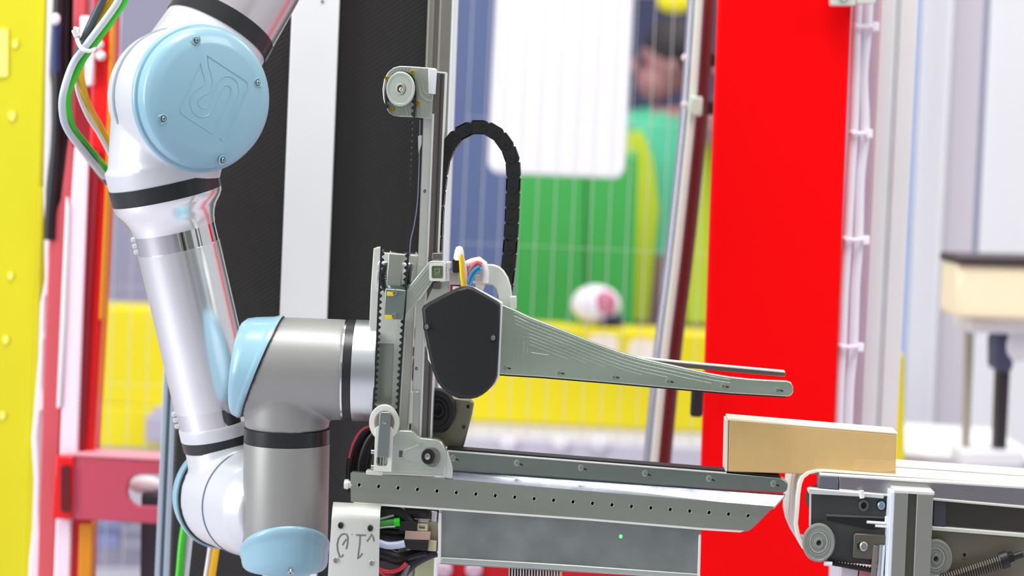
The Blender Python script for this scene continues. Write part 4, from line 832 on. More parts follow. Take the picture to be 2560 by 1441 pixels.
put('tool_marks', b, uj.data.materials[0], uj)
gpl('jaw_pad', [(x, y+3.5) for x, y in wb[::-1]]+[(1966, 995), (1966, 986), (1825, 978), (1512, 950), (1244, 930)], -0.0035, 0.010, RUB, uj, .0003)
for x, y in ((1262, 920), (1396, 933), (1533, 943), (1669, 954), (1807, 966), (1943, 976)):
    disc('screw_seat', x, y, -0.012, [(0, 8), (1, 8), (1, 6.2), (.2, 6.2), (.2, 0)], ALU, uj)
    screw(G, x+1, y, -0.0122, 5.2, uj, h=.002)
    gpl('pin_slot', [(x+6, y-1), (x+15, y+1), (x+15, y+4), (x+6, y+2)], -0.0124, 0.002, HOLE, uj, 0)
gpl('jaw_rear_bar', [(1560, 893), (1690, 906), (1963, 931), (1963, 943), (1690, 918), (1560, 905)], 0.012, 0.012, ALU_D, uj, .0008)
gpl('rear_bar_edge', [(1560, 890), (1690, 904), (1963, 929), (1963, 933), (1690, 908), (1560, 894)], 0.010, 0.014, EDGE, uj, .0004)
gpl('cover_back_plate', [(1060, 770), (1142, 722), (1168, 716), (1188, 720), (1245, 751), (1256, 758), (1248, 942), (1238, 962), (1208, 986), (1120, 980), (1070, 900)], -0.018, 0.010, mat('bright_aluminium', (226, 230, 232), 0.4, 0.2, 0.02), uj, .001)
co = [(1055, 772), (1060, 764), (1076, 754), (1108, 737), (1141, 721), (1156, 716), (1169, 715), (1184, 719), (1212, 735), (1242, 752), (1249, 759), (1251, 766), (1248, 850), (1243, 940), (1238, 954), (1230, 966), (1219, 978), (1206, 988), (1192, 995), (1177, 998), (1149, 997), (1134, 992), (1120, 984), (1106, 972), (1094, 957), (1087, 942), (1081, 925), (1069, 872), (1060, 825)]
cv = B(); f0 = G.pts(co, -0.033); cx_, cy_ = 1155, 860
f1 = [G.pt(cx_+(x-cx_)*.955, cy_+(y-cy_)*.965, -0.0375) for x, y in co]; f2 = G.pts(co, -0.018); n_ = len(co)
cv.add(f2+f0+f1, [(i, (i+1) % n_, n_+(i+1) % n_, n_+i) for i in range(n_)]+[(n_+i, n_+(i+1) % n_, 2*n_+(i+1) % n_, 2*n_+i) for i in range(n_)])
rl = [i for i, (x, y) in enumerate(co) if x <= 1156]; rr_ = [i for i, (x, y) in enumerate(co) if x >= 1156]
iT = co.index((1156, 716)); iB = co.index((1149, 997))
left_ = [2*n_+i for i in list(range(iB, n_))+list(range(0, iT+1))]; right_ = [2*n_+i for i in range(iT, iB+1)]
cv.v[2*n_+iT] = G.pt(1155, 724, -0.0385); cv.v[2*n_+iB] = G.pt(1149, 990, -0.0385)
cv.f += [tuple(left_), tuple(right_), tuple(range(n_-1, -1, -1))]
cvr = put('jaw_cover', cv, BLACKM, uj, .0014, 3, 'black pointed cover of the upper jaw drive', sharp=25)
for x, y in ((1067, 817), (1233, 845)):
    gpl('cover_notch', rnd(x-9, y-9, x+9, y+9, 5), -0.0385, 0.003, HOLE, uj, .0003); screw(G, x, y, -0.0387, 7, uj, h=.0025)
# --- black motor and its plate behind
mp_ = gpl('motor_plate', [(1060, 990), (1120, 993), (1174, 1000), (1182, 1005), (1184, 1012), (1180, 1035), (1160, 1114), (1155, 1124), (1112, 1118), (1060, 1110)], 0.030, 0.008, mat('olive_plate', (140, 138, 118), .35, .9, .12, 30, .1, 300, stretch=(1, 1, .2)), bevel=.002)
for x, y in ((1170, 1017), (1159, 1068)): disc('plate_hole', x, y, 0.030, [(0, 5), (.8, 5), (.8, 3), (-1, 3), (-1, 0)], HOLE, mp_)
mo = disc('motor', 1094, 1026, 0.030, [(0, 58), (26, 58), (32, 54), (32, 40), (30, 38), (30, 0)], BLACK, seg=48)
disc('motor_ring', 1094, 1026, 0.0165, [(0, 30), (2, 30), (2, 26), (0, 26)], BLACK, mo); disc('motor_ring', 1094, 1026, 0.0165, [(0, 18), (2, 18), (2, 14), (0, 14)], BLACK, mo)
# --- lower pulley and its fork
lp_ = disc('tension_pulley', 962, 1056, -0.008, [(0, 40), (0, 45), (2, 46), (12, 46), (14, 44), (14, 31), (12, 30), (12, 0)], mat('white_pulley', (222, 222, 212), .45, .2))
disc('pulley_hub', 962, 1058, -0.0135, [(0, 29), (1.5, 29), (2, 26), (2, 0)], mat('olive_hub', (146, 140, 122), .4, .7), lp_)
gpl('pulley_fork', [(938, 1072), (944, 1066), (978, 1068), (983, 1076), (978, 1181), (934, 1178)], -0.016, 0.010, ALU_L, holes=[rnd(941, 1142, 969, 1166, 6)], bevel=.0008)
gpl('fork_tongue', [(949, 1034), (952, 1031), (974, 1032), (977, 1035), (971, 1146), (942, 1143)], -0.0195, 0.004, mat('clamp_aluminium', (150, 162, 158), .35, .9, .1, 40), bevel=.0006)
for k in range(2): put('adjust_rod', B().cyl(G.pt(952+7*k, 1140, -.012), G.pt(951+7*k, 1170, -.012), .0011, 8), STEEL, GR)
disc('fork_pin', 962, 1055, -0.0195, [(0, 6), (2, 6), (2.5, 4), (2.5, 3), (1, 3), (1, 0)], STEEL)
for y in (1130, 1168): put('fork_bolt', B().lathe(G.pt(928, y, -.010), G.ex, [(0, 0), (0, 6*g), (8*g, 6*g), (8*g, 4*g), (12*g, 4*g)], 12), STEEL, GR)
# --- pivot bracket and bearing
pv = gpl('pivot_bracket', [(975, 1079), (1000, 1077), (1027, 1078), (1036, 1082), (1043, 1091), (1054, 1096), (1074, 1098), (1094, 1100), (1103, 1106), (1109, 1116), (1115, 1130), (1114, 1160), (1111, 1193), (953, 1187), (956, 1150), (975, 1130)], -0.010, 0.012, ALU, bevel=.001)
b = B()
for k in range(3): grid_(b, [(984, 1092+9*k), (1010, 1090+9*k), (1028, 1096+8*k), (1040, 1106+6*k), (1058, 1108+4*k)], -0.0103, 1.2*g)
for k in range(3): grid_(b, [(984, 1160+9*k), (1050, 1165+9*k), (1108, 1170+8*k)], -0.0103, 1.2*g)
grid_(b, [(1046, 1158), (1010, 1150), (1006, 1140), (1012, 1126), (1048, 1112)], -0.0103, 1.2*g)
put('tool_marks', b, ALU, pv)
gpl('pivot_slot', [(998, 1127), (1007, 1128), (1006, 1144), (997, 1143)], -0.0106, .002, mat('slot_brown', (84, 82, 62), .5), pv, .0002)
disc('bearing', 1081, 1144, -0.0095, [(0, 20), (3, 20), (3, 24), (6, 24), (6, 14), (4, 13), (4, 0)], mat('bearing_steel', (150, 150, 140), .3, .9), pv)
disc('bearing_seal', 1070, 1142, -0.012, [(0, 19), (2, 20), (4, 19), (4, 13), (2, 12), (2, 0)], RUB, pv); disc('bearing_pin', 1069, 1142, -0.0128, [(0, 10), (3, 9), (3, 5), (2, 4), (2, 0)], STEEL, pv)
# --- lower jaw: bar, sloping ledge, drilled plate
lj = gpl('lower_jaw_bar', [(1114, 1128), (1290, 1142), (1817, 1184), (1950, 1196), (1962, 1202), (1970, 1211), (1968, 1226), (1960, 1233), (1803, 1224), (1132, 1176), (1116, 1180)], 0.010, 0.02, mat('bar_aluminium', (146, 158, 148), .28, .9, .14, 25, .06, 500, stretch=(.2, 1, 3)), bevel=.0008)
gpl('bar_edge', [(1116, 1126), (1817, 1182), (1817, 1186), (1116, 1130)], 0.0095, 0.02, EDGE, lj, .0004)
gpl('bar_top_pad', [(1117, 1121), (1817, 1177), (1950, 1190), (1950, 1195), (1817, 1182), (1117, 1126)], 0.012, 0.02, RUB, lj, .0004)
b = B()
for k in range(4): grid_(b, [(1136, 1144+8.5*k), (1952, 1210+5.5*k)], 0.0103, 1.0*g)
put('tool_marks', b, lj.data.materials[0], lj)
gpl('jaw_end_block', [(1111, 1128), (1119, 1130), (1131, 1172), (1130, 1199), (1112, 1196)], 0.002, 0.012, EDGE, lj)
fr = [(1131, 1176), (1803, 1224), (1964, 1236)]; bk = [(1131, 1201), (1803, 1256), (1936, 1267)]
sv = G.pts(fr, .0125)+G.pts(bk, .0)+[p+N*.006-Vector((0, 0, .004)) for p in G.pts(bk, .0)]+[p+N*.006-Vector((0, 0, .004)) for p in G.pts(fr, .0125)]
b = B().add(sv, [(0, 1, 4, 3), (1, 2, 5, 4), (3, 4, 7, 6), (4, 5, 8, 7), (6, 7, 10, 9), (7, 8, 11, 10), (9, 10, 1, 0), (10, 11, 2, 1), (0, 3, 6, 9), (2, 11, 8, 5)])
put('jaw_ledge', b, mat('ledge_aluminium', (206, 210, 222), .22, 1.0, .12, 60, .04, 700, rvar=.06), GR, flat=True)
for x, y in ((1132, 1146), (1292, 1158), (1452, 1170), (1612, 1184), (1772, 1197), (1933, 1210)):
    disc('screw_seat', x, y, 0.010, [(0, 8.5), (1, 8.5), (1, 6.4), (.2, 6.4), (.2, 0)], ALU, lj); screw(G, x+1, y, 0.0098, 5.4, lj, h=.002)
    gpl('pin_slot', [(x+6, y+1), (x+15, y+4), (x+15, y+7), (x+6, y+4)], 0.0096, 0.002, HOLE, lj, 0)
lpo = [(876, 1184), (881, 1180), (953, 1187), (1112, 1198), (1300, 1214), (1500, 1231), (1803, 1256), (1936, 1267), (1886, 1317), (1878, 1324), (1868, 1329), (1850, 1331), (1754, 1325), (1610, 1313), (1466, 1301), (1284, 1288), (1103, 1275), (990, 1267), (887, 1260), (877, 1254)]
HP = [(898+48.6*k, 1213+48.6*k*.0792) for k in range(21)]
pl = gpl('lower_plate', lpo, 0.0, 0.008, mat('plate_aluminium', (168, 174, 160), .30, .85, .12, 22, .06, 500, stretch=(.2, 1, 2.5), rvar=.06), bevel=.0008, holes=[ell(x, y, 4.6, 6.2, 10) for x, y in HP])
gpl('hole_backing', [(885, 1205), (1880, 1285), (1880, 1300), (885, 1222)], 0.0045, .003, HOLE, pl, 0)
for x, y in HP: put('hole_rim', B().lathe(G.pt(x, y, 0), -N, [(-.4*g, 5.8*g), (.4*g, 5.8*g), (.6*g, 5.4*g), (.4*g, 5.0*g), (-4*g, 5.0*g)], 14, .83, G.ex, caps=False), ALU, pl)
b = B()
for dy in (-14, -7, 8, 16, 24, 32):
    xe = 1886-max(0, dy)*.9; grid_(b, [(890, 1213+dy-.6), (xe, 1213+dy+(xe-898)*.0792)], 0.0003, 1.0*g)
for k in range(3): grid_(b, [(1900-14*k, 1278+3*k), (1868-10*k, 1308-1*k), (1850-10*k, 1314-4*k), (1820, 1311-5*k)], 0.0003, 1.0*g)
grid_(b, [(884, 1186), (884, 1240), (892, 1252), (910, 1256)], 0.0003, 1.0*g)
put('tool_marks', b, pl.data.materials[0], pl)
gpl('plate_edge', [(884, 1256), (1103, 1271), (1466, 1297), (1754, 1321), (1860, 1328), (1850, 1332), (1754, 1326), (1466, 1302), (1103, 1276), (887, 1261)], -0.0006, .003, EDGE, pl, 0)
b = B().lathe(G.pt(861, 1211, .004), G.ex, [(0, 0), (0, 12*g), (4*g, 13*g), (11*g, 13*g), (11*g, 10*g), (20*g, 10*g)], 16); put('end_pin', b, ALU_L, GR)
gpl('plate_top_clip', [(915, 1177), (956, 1180), (956, 1190), (915, 1187)], -0.004, .012, ALU_L)
# --- electronics box hung under the jaw
bx = gpl('control_box', [(1101, 1274), (1284, 1287), (1466, 1300), (1752, 1324), (1748, 1441), (1747, 1450), (1100, 1412)], 0.006, 0.05, GALV, bevel=.0012)
gpl('box_flange', [(1096, 1283), (1104, 1283), (1102, 1408), (1094, 1408)], 0.003, 0.052, EDGE, bx, .0006)
gpl('box_flange', [(1747, 1338), (1753, 1338), (1750, 1452), (1743, 1452)], 0.003, 0.052, EDGE, bx, .0006)
gpl('box_lip', [(1102, 1394), (1430, 1414), (1744, 1436), (1744, 1450), (1430, 1428), (1102, 1409)], 0.003, 0.006, mat('lip_aluminium', (190, 198, 190), .4, .8), bx, .001)
disc('status_light', 1552, 1342, 0.006, [(0, 5), (1.5, 4.5), (3, 2.5), (3.4, 0)], mat('green_status_light', (40, 230, 80), .3, emit=((90, 255, 130), 2.2)), bx)
for k in range(19):
    x = 1272+k*7.1; y = 1420+k*.55
    gpl('fin', [(x, y), (x+2.6, y+.2), (x+1.6, y+70), (x-1, y+70)], 0.010, .05, PURP if k % 3 else ALU, bx, .0002)
# --- bent sheet with the handwritten mark
YL, rows = [], [(1500, 0, 816, 946), (1310, 0, 828.5, 949.5), (1300, 0, 829, 950), (1288, .0012, 830, 950.5), (1276, .005, 831, 951), (1266, .011, 832, 952), (1259, .019, 833, 953)]
vs = []; 
for y, d, xl, xr in rows: vs += [G.pt(xl, y-2, -.020+d), G.pt(xr, y+4, -.020+d)]
bs = put('bent_sheet', B().add(vs, [(2*i, 2*i+1, 2*i+3, 2*i+2) for i in range(len(rows)-1)]), mat('matt_sheet', (214, 216, 208), .42, .45, .03, 30), GR, solid=.0015, sharp=60, bevel=.0003)
for x, y, m_ in ((852, 1314, RUB), (926, 1321, RUB), (840, 1401, STEEL), (930, 1408, STEEL)):
    disc('screw', x, y, -.0206, [(0, 8.6), (3, 8.6), (4, 7.4), (4, 5), (1, 4.6), (1, 0)], mat('dark_socket_screw', (70, 74, 66), .4, .8) if m_ is RUB else STEEL, bs, seg=18)
INK = mat('grey_marker_ink', (108, 114, 108), .6)
def zi(l): return [(810+x/7.17, 1240+y/7.17) for x, y in l]
for st in ([(770, 822), (815, 765), (858, 692), (880, 740), (900, 822)], [(575, 706), (755, 712)], [(650, 715), (640, 880), (618, 1040), (608, 1135), (640, 1105), (690, 1035)], [(498, 690), (506, 694)],
           [(400, 962), (425, 840), (428, 750), (405, 695), (365, 685), (310, 700), (258, 775), (236, 880), (246, 990), (285, 1098), (318, 1098), (348, 1055)], [(330, 888), (365, 830), (402, 782)]):
    b = B(); ps = zi(st); w_ = 2.1
    P2 = [Vector(p) for p in ps]; lo, hi = [], []
    for i, p in enumerate(P2):
        td = (P2[min(i+1, len(P2)-1)]-P2[max(i-1, 0)]).normalized(); nr = Vector((-td.y, td.x))*w_
        lo.append(p-nr); hi.append(p+nr)
    for i in range(len(lo)-1): b.prism([G.pt(p.x, p.y, -.02095) for p in (lo[i], lo[i+1], hi[i+1], hi[i])], N*.0003)
    put('ink_stroke', b, INK, bs)
# --- plugs and leads beside the box
def lead(pts, d, r, m_, nm='lead'): return put(nm, B().tube(G.pts(pts, d), r, 10, 5), m_, GR)
GRL = mat('green_lead', (70, 150, 70), .4); GRB = mat('vivid_green_band', (30, 214, 10), .4); WLD = mat('blue_white_lead', (196, 206, 232), .4)
lead([(930, 1316), (955, 1312), (980, 1308), (1000, 1306)], .004, .0042, GRL); put('lead_band', B().cyl(G.pt(986, 1307, .004), G.pt(1000, 1306, .004), .0047, 14), GRB, GR)
lead([(930, 1302), (960, 1296), (985, 1288)], .006, .0016, mat('pale_lead', (170, 186, 168), .4)); lead([(930, 1324), (960, 1319), (988, 1317)], -.001, .001, mat('pale_lead', (170, 186, 168), .4))
for k, (ya, yb) in enumerate(((1290, 1282), (1338, 1332), (1346, 1348), (1372, 1392), (1382, 1398), (1392, 1404))):
    lead([(925, ya), (960, (ya+yb)/2-4), (1000, yb), (1040+12*(k > 2), yb-3-10*(k > 2)), (1070, yb-14*(k > 2))], .012+.003*(k % 2), .0050, BC)
lead([(930, 1290), (965, 1278), (1000, 1282), (1022, 1304), (1030, 1320)], .010, .0065, BC)
lead([(930, 1352), (965, 1364), (990, 1364), (1012, 1360)], .0, .0040, WLD)
gpl('plug', [(1000, 1304), (1043, 1306), (1041, 1331), (998, 1328)], .002, .014, BLACK); gpl('plug_tip', [(1043, 1310), (1070, 1312), (1069, 1330), (1042, 1328)], .004, .010, mat('cream_plug', (188, 180, 150), .5), holes=[[(1047, 1314), (1063, 1315), (1062, 1324), (1047, 1323)]])
gpl('plug', [(1013, 1328), (1076, 1332), (1074, 1352), (1011, 1350)], .001, .012, mat('pinkish_plug', (176, 146, 134), .5)); gpl('plug', [(1010, 1351), (1071, 1354), (1069, 1379), (1008, 1373)], .0, .014, BLACK); gpl('plug_tip', [(1071, 1352), (1092, 1354), (1090, 1380), (1068, 1378)], .004, .010, mat('cream_plug', (188, 180, 150), .5))
gpl('socket_block', [(1070, 1306), (1096, 1306), (1094, 1380), (1070, 1376)], .012, .02, mat('tarnished_socket', (170, 162, 140), .4, .4)); put('socket_screw', B().cyl(G.pt(1086, 1280, .004), G.pt(1084, 1304, .004), .0035, 12), ALU_P, GR)
gpl('rear_bracket', [(1014, 1272), (1096, 1276), (1096, 1300), (1022, 1296)], .016, .01, mat('brown_grey_bracket', (92, 84, 78), .5))
gpl('lead_strain_plate', [(940, 1268), (1000, 1272), (996, 1400), (940, 1400)], .034, .006, BLACK)
lead([(926, 1402), (950, 1424), (975, 1430), (1000, 1424), (1016, 1408)], .006, .0022, mat('red_lead', (214, 40, 56), .4)); lead([(926, 1412), (960, 1436), (1000, 1460)], .008, .0018, mat('red_lead', (214, 40, 56), .4))
lead([(960, 1480), (1000, 1440), (1030, 1410), (1060, 1392), (1090, 1380)], .014, .006, BC); lead([(985, 1480), (1008, 1440), (1022, 1412)], .010, .003, mat('grey_lead', (120, 122, 130), .4))
gpl('pale_bracket', [(1040, 1406), (1084, 1398), (1080, 1500), (1030, 1500)], .05, .01, mat('pale_olive', (202, 206, 160), .5))
# --- black loop behind the fork
for k in range(6):
    o_ = 9*k; lead([(945+o_*.3, 1062), (912+o_, 1078), (888+o_*1.05, 1110), (875+o_*1.05, 1150), (872+o_*1.05, 1190), (878+o_, 1230)], .030+.004*(k % 3), .0036, BC, 'loop_cable')
lead([(935, 1062), (905, 1076), (884, 1108), (873, 1146)], .027, .0015, mat('pink_red_lead', (206, 70, 92), .4), 'loop_cable')
# ================================================================== conveyor
CV = thing('conveyor', 'small belt conveyor with aluminium side rail and white belt carrying the cardboard box', 'conveyor', G.pt(2280, 1500, 0))
def cpl(*a, **k): k.setdefault('parent', CV); return gpl(*a, **k)
RAILM = mat('brushed_side_rail', (176, 172, 176), .28, 1.0, .1, 12, .1, 400, stretch=(.5, 1, 4), rvar=.08); DGR = mat('dark_grey_plate', (62, 64, 62), .45, .1, .1, 40); DG2 = mat('slate_end_cap', (96, 98, 108), .5, 0, .05)
BELT = mat('cream_belt', (244, 238, 226), .6, 0, .02, 40)
rail = cpl('side_rail', [(2098, 1192), (2560, 1222), (2680, 1230), (2680, 1276), (2560, 1266), (2098, 1228)], -.004, .010, RAILM, bevel=.0008)
cpl('rail_lip', [(2098, 1226), (2400, 1252), (2680, 1277), (2680, 1283), (2400, 1258), (2098, 1231)], -.006, .012, ALU_L, parent=rail, bevel=.0005)
cpl('rail_top_edge', [(2050, 1186), (2560, 1217), (2680, 1225), (2680, 1231), (2560, 1223), (2050, 1190)], -.0045, .012, EDGE, parent=rail, bevel=.0005)
cpl('end_cap', [(2046, 1188), (2098, 1191), (2097, 1228), (2044, 1221)], -.005, .012, DG2, parent=rail, bevel=.002)
cpl('rail_clip', [(2098, 1224), (2158, 1230), (2158, 1234), (2098, 1229)], -.0065, .004, EDGE, parent=rail)
# belts run over the end roller: narrow near belt, wide belt behind a gap
zc = G.pt(2040, 1250, 0)
def belt(name, d0, d1, off, label=None):
    outp = [(2700, 1222), (2300, 1194), (2060, 1177), (2045, 1177), (2020, 1183), (2004, 1195), (1997, 1212), (1993, 1240), (1990, 1280), (1987, 1315), (1993, 1345), (2006, 1375), (2030, 1398), (2060, 1405), (2700, 1450)]
    inn = [(2700, 1228), (2300, 1200), (2062, 1184), (2047, 1185), (2026, 1190), (2013, 1200), (2007, 1214), (2003, 1241), (2000, 1281), (1997, 1313), (2002, 1341), (2014, 1368), (2034, 1390), (2061, 1398), (2700, 1443)]
    f = [G.pt(x, y, 0) for x, y in outp+inn[::-1]]
    f = [p+N*d0+G.ex*off for p in f]
    return put(name, B().prism(f, N*(d1-d0)-G.ex*(d1-d0)*.03), BELT, CV, .0006, label=label, sharp=40)
belt('belt', .008, .058, 0.0); belt('belt', .068, .120, -0.0018, 'wide white belt behind the narrow one')
put('end_roller', B().cyl(G.pt(2060, 1290, .010)+G.ex*.006, G.pt(2060, 1290, .004)+G.ex*.006+N*.11, .016, 28), BLACK, CV)
cpl('bed', [(2060, 1188), (2700, 1234), (2700, 1262), (2060, 1216)], .010, .095, DG2)
cpl('far_rail', [(2200, 1176), (2700, 1206), (2700, 1214), (2200, 1184)], .108, .01, BELT)
# drive module below the belt
dp = cpl('drive_plate', [(2027, 1236), (2040, 1232), (2226, 1238), (2222, 1416), (2164, 1412), (2070, 1404), (2027, 1330)], .0, .008, DGR)
cpl('plate_edge', [(2025, 1236), (2029, 1236), (2028, 1320), (2024, 1320)], -.0006, .009, mat('pale_blue_edge', (190, 206, 208), .4), parent=dp, bevel=.0003)
cpl('guide_bar', [(2018, 1224), (2026, 1221), (2150, 1232), (2210, 1236), (2210, 1248), (2150, 1243), (2022, 1236)], -.008, .010, mat('bar_pale', (214, 218, 212), .4, .4), parent=dp, bevel=.0012)
put('guide_stud', B().cyl(G.pt(2153, 1227, -.010), G.pt(2155, 1246, -.010), .0026, 12), PURP, dp)
disc('collar', 2159, 1264, -.001, [(0, 15), (4, 15), (5, 13.5), (5, 8.5), (0, 8), (0, 0)], mat('collar_grey', (92, 92, 92), .4, .3), dp); disc('collar_bore', 2159, 1265, -.0008, [(0, 8), (1, 8), (1, 0)], HOLE, dp)
disc('screw_washer', 2203, 1265, -.001, [(0, 13.5), (2, 13.5), (3, 12), (3, 0)], RUB, dp); disc('screw', 2203, 1264, -.002, [(0, 11.5), (4, 11), (6, 8.5), (6, 5), (3, 4.5), (3, 0)], mat('blue_zinc_screw', (170, 192, 200), .25, .9), dp)
cpl('slot_groove', [(2068, 1290), (2226, 1300), (2226, 1316), (2180, 1326), (2068, 1302)], -.0008, .002, HOLE, parent=dp, bevel=.0002)
cpl('groove_lip', [(2066, 1286), (2226, 1293), (2226, 1298), (2066, 1292)], -.0015, .002, mat('lip_grey', (88, 90, 90), .4), parent=dp, bevel=.0003)
mpl = cpl('motor_tab', [(2135, 1338), (2140, 1335), (2224, 1340), (2222, 1404), (2134, 1396), (2132, 1392)], -.006, .006, mat('tab_olive', (106, 102, 90), .4, .6), parent=dp, bevel=.001)
cpl('tab_slot', rnd(2143, 1358, 2160, 1375, 6), -.0066, .001, HOLE, parent=dp, bevel=0); disc('screw', 2159, 1366, -.006, [(0, 12), (4, 12), (6, 9), (6, 6), (3, 5), (3, 0)], STEEL, dp)
for (x0, y0, x1, y1) in ((2167, 1306, 2228, 1310), (2188, 1315, 2228, 1318)): put('tension_pin', B().cyl(G.pt(x0, y0, -.010), G.pt(x1, y1, -.010), .0015, 10), PURP, dp)
b = B().box(G.pt(2217, 1300, -.010), G.ex*.002, N*.002, G.ez*.0035); put('pin_head', b, PURP, dp, .0006)
put('tension_rod', B().cyl(G.pt(2206, 1362, -.009), G.pt(2200, 1445, -.009), .0038, 14), ALU_P, dp); cpl('rod_holder', [(2184, 1364), (2196, 1366), (2190, 1460), (2176, 1460)], -.008, .006, mat('holder_grey', (128, 120, 114), .4, .3), parent=dp)
def roller(x, y, d):
    rl = disc('guide_wheel', x, y, d, [(0, 40), (0, 46), (3, 49), (9, 49), (13, 47), (14, 43), (13, 42), (12, 34), (13.5, 33), (13.5, 31), (12, 30), (12, 14), (16, 13), (16, 8), (12, 7), (12, 0)], mat('smoky_wheel', (134, 138, 130), .3, 0, .05, 40, coat=.3), CV)
    disc('wheel_bore', x, y, d-.0055, [(0, 7), (.8, 7), (.8, 0)], HOLE, rl)
    disc('wheel_ring', x, y, d-.0050, [(0, 27), (1.6, 27), (1.6, 24.5), (0, 24.5)], mat('wheel_ring_pale', (176, 178, 172), .35), rl); return rl
roller(2046, 1356, -.006)
b = B(); pts = [(2064+i*7.6, 1405+i*1.36) for i in range(21)]
for i, (x, y) in enumerate(pts): b.box(G.pt(x, y-3, -.002), G.ex*(1.8*g), N*.004, G.ez*(3*g))
b.prism(G.pts([(2060, 1404), (2222, 1432), (2222, 1440), (2060, 1411)], -.006), N*.008); put('drive_belt', b, RUB, CV, flat=True)
put('belt_pin', B().cyl(G.pt(2060, 1409, -.008), G.pt(2080, 1411, -.008), .0026, 12), PURP, CV)
cpl('gearbox', [(2150, 1425), (2215, 1436), (2210, 1500), (2146, 1500)], .006, .02, mat('pale_red_gearbox', (198, 120, 130), .5)); cpl('gearbox_side', [(2104, 1420), (2146, 1426), (2142, 1500), (2098, 1500)], .01, .02, LI)
# support post with a slot
pf = [(2236, 1232), (2271, 1234), (2293, 1236), (2334, 1238)]; pb = [(2223, 1520), (2258, 1520), (2281, 1520), (2322, 1520)]
PST = mat('post_aluminium', (152, 154, 146), .45, .6, .04, 40)
YF = fy(2.07); dv = G.pt(2236-(YF-1238)*.0425, YF, -.030)-G.pt(2236, 1238, -.030)
tp = [G.pt(x, y, -.030) for x, y in pf]
ft = [tp[0], tp[1], tp[1]+N*.006, tp[2]+N*.006, tp[2], tp[3], tp[3]+N*.032, tp[0]+N*.032]
po = put('support_post', B().prism(ft, dv), PST, CV, .0006)
put('post_slot', B().prism([tp[1]+N*.0055, tp[2]+N*.0055, tp[2]+N*.008, tp[1]+N*.008], dv), mat('dark_olive_slot', (88, 88, 76), .5), po)
put('post_cap', B().prism([p-G.ez*.0005 for p in (tp[0]-G.ex*.001, tp[3]+G.ex*.001, tp[3]+G.ex*.001+N*.033, tp[0]-G.ex*.001+N*.033)], G.ez*.0035), EDGE, po, .0008)
put('post_lit_side', B().prism([G.pt(2227, 1232, -.030), G.pt(2236, 1232, -.030), G.pt(2236, 1232, -.030)+dv, G.pt(2227, 1232, -.030)+dv], N*.03), mat('pale_blue_lit_side', (224, 234, 244), .4), po, .0004)  # lit left face of the post, painted paler than its front
# housing right of the post
cpl('rear_housing', [(2330, 1252), (2700, 1282), (2700, 1350), (2330, 1322)], .0, .02, mat('dark_reflective_panel', (84, 80, 76), .18, .7, .2, 5), bevel=.001)
cpl('slate_block', [(2336, 1250), (2365, 1253), (2364, 1318), (2334, 1316)], -.004, .01, mat('dark_slate_block', (62, 66, 76), .5))
cpl('housing_ledge', [(2330, 1317), (2700, 1346), (2700, 1356), (2330, 1327)], -.006, .02, ALU_L)
lh = cpl('lower_housing', [(2330, 1327), (2700, 1356), (2700, 1520), (2324, 1520)], -.001, .03, mat('olive_grey_housing', (122, 116, 100), .4, .3, .08, 10))
roller(2338, 1396, -.008)
disc('housing_hole', 2411, 1388, -.001, [(0, 8.5), (1, 8.5), (1.4, 7), (1, 5.5), (-1, 5.5)], mat('hole_rim_olive', (146, 140, 124), .4, .4), lh); disc('hole_bore', 2411, 1388, -.0012, [(0, 5.6), (.5, 5.6), (.5, 0)], HOLE, lh)
put('bolt', B().lathe(G.pt(2368, 1398, -.008), -N+G.ex*.7, [(0, 6*g), (8*g, 6*g), (10*g, 4*g), (10*g, 0)], 12), STEEL, lh)
sa, sb = G.pt(2352, 1452, -.012), G.pt(2506, 1402, -.012); axs = (sb-sa).normalized(); u_ = axs.cross(N).normalized(); hel = []
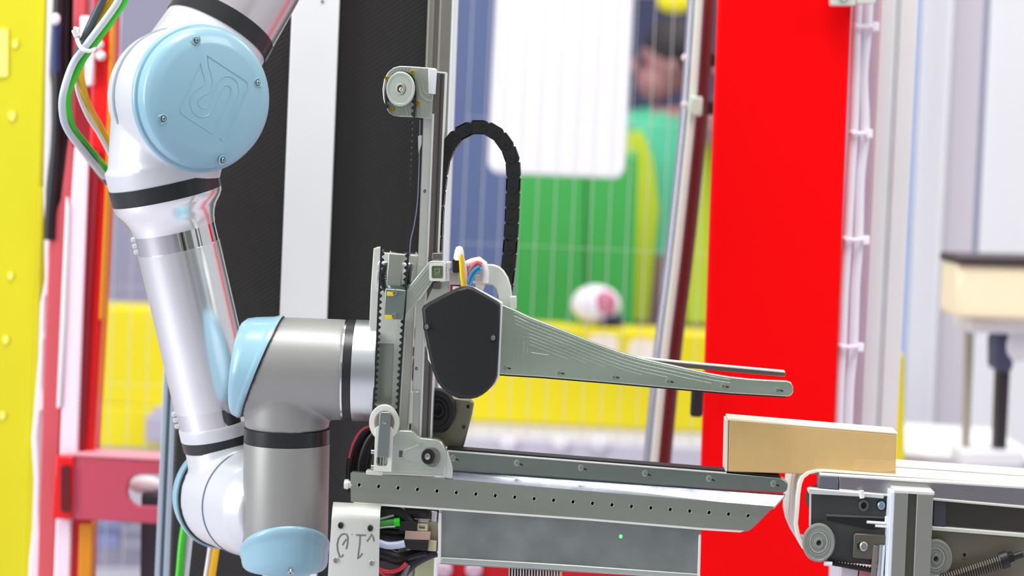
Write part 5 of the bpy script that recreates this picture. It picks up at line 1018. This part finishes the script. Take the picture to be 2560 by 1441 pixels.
for i in range(26*10+1):
    th = 2*math.pi*i/10; hel.append(sa+(sb-sa)*(i/260)+(u_*math.cos(th)+N*math.sin(th))*.0074)
sp = put('spring', B().tube(hel, .0011, 6), mat('spring_steel', (104, 98, 88), .35, .7), CV); put('spring_core', B().cyl(sa, sb, .0055, 14), RUB, sp)
put('spring_seat', B().cyl(sb-axs*.002, sb+axs*.006, .0088, 16), BLACK, sp); put('spring_rod', B().cyl(sb, sb+axs*.022, .0038, 12), BLACK, sp)
cpl('spring_anchor', [(2506, 1392), (2534, 1384), (2538, 1404), (2512, 1414)], -.017, .012, BLACK, parent=sp)
# ================================================================== cardboard box
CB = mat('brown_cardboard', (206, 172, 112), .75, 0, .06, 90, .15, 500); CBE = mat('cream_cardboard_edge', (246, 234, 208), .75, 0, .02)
BX = thing('cardboard_box', 'plain brown cardboard box bridging the lower jaw and the conveyor belt', 'box', G.pt(2030, 1188, .03))
fb = [G.pt(1823, 1052, .010), G.pt(2242, 1087, .010), G.pt(2239, 1194, .010), G.pt(1820, 1180, .010)]
bd = N*.036-G.ex*.001
put('body', B().prism(fb, bd), CB, BX, .0012)
up_ = Vector((0, 0, .0022))
f_ = [fb[0]-G.ex*.001, fb[1]+G.ex*.001]
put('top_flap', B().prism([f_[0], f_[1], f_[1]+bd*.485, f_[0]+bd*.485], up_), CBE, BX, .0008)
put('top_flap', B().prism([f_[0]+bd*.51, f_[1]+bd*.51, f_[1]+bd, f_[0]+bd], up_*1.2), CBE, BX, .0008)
put('lit_side_face', B().prism([fb[0]-G.ex*.0005, fb[3]-G.ex*.0005, fb[3]+bd-G.ex*.0005, fb[0]+bd-G.ex*.0005], -G.ex*.0025), mat('lit_pale_cardboard', (226, 214, 198), .75), BX, .0006)  # paler left face: the light falling on it is put into the colour
gpl('paper_tape', [(2138, 1148), (2170, 1150), (2239, 1152), (2238, 1178), (2200, 1182), (2130, 1176)], .0096, .0006, mat('tan_tape', (212, 176, 118), .5, 0, .08, 40), BX, 0)
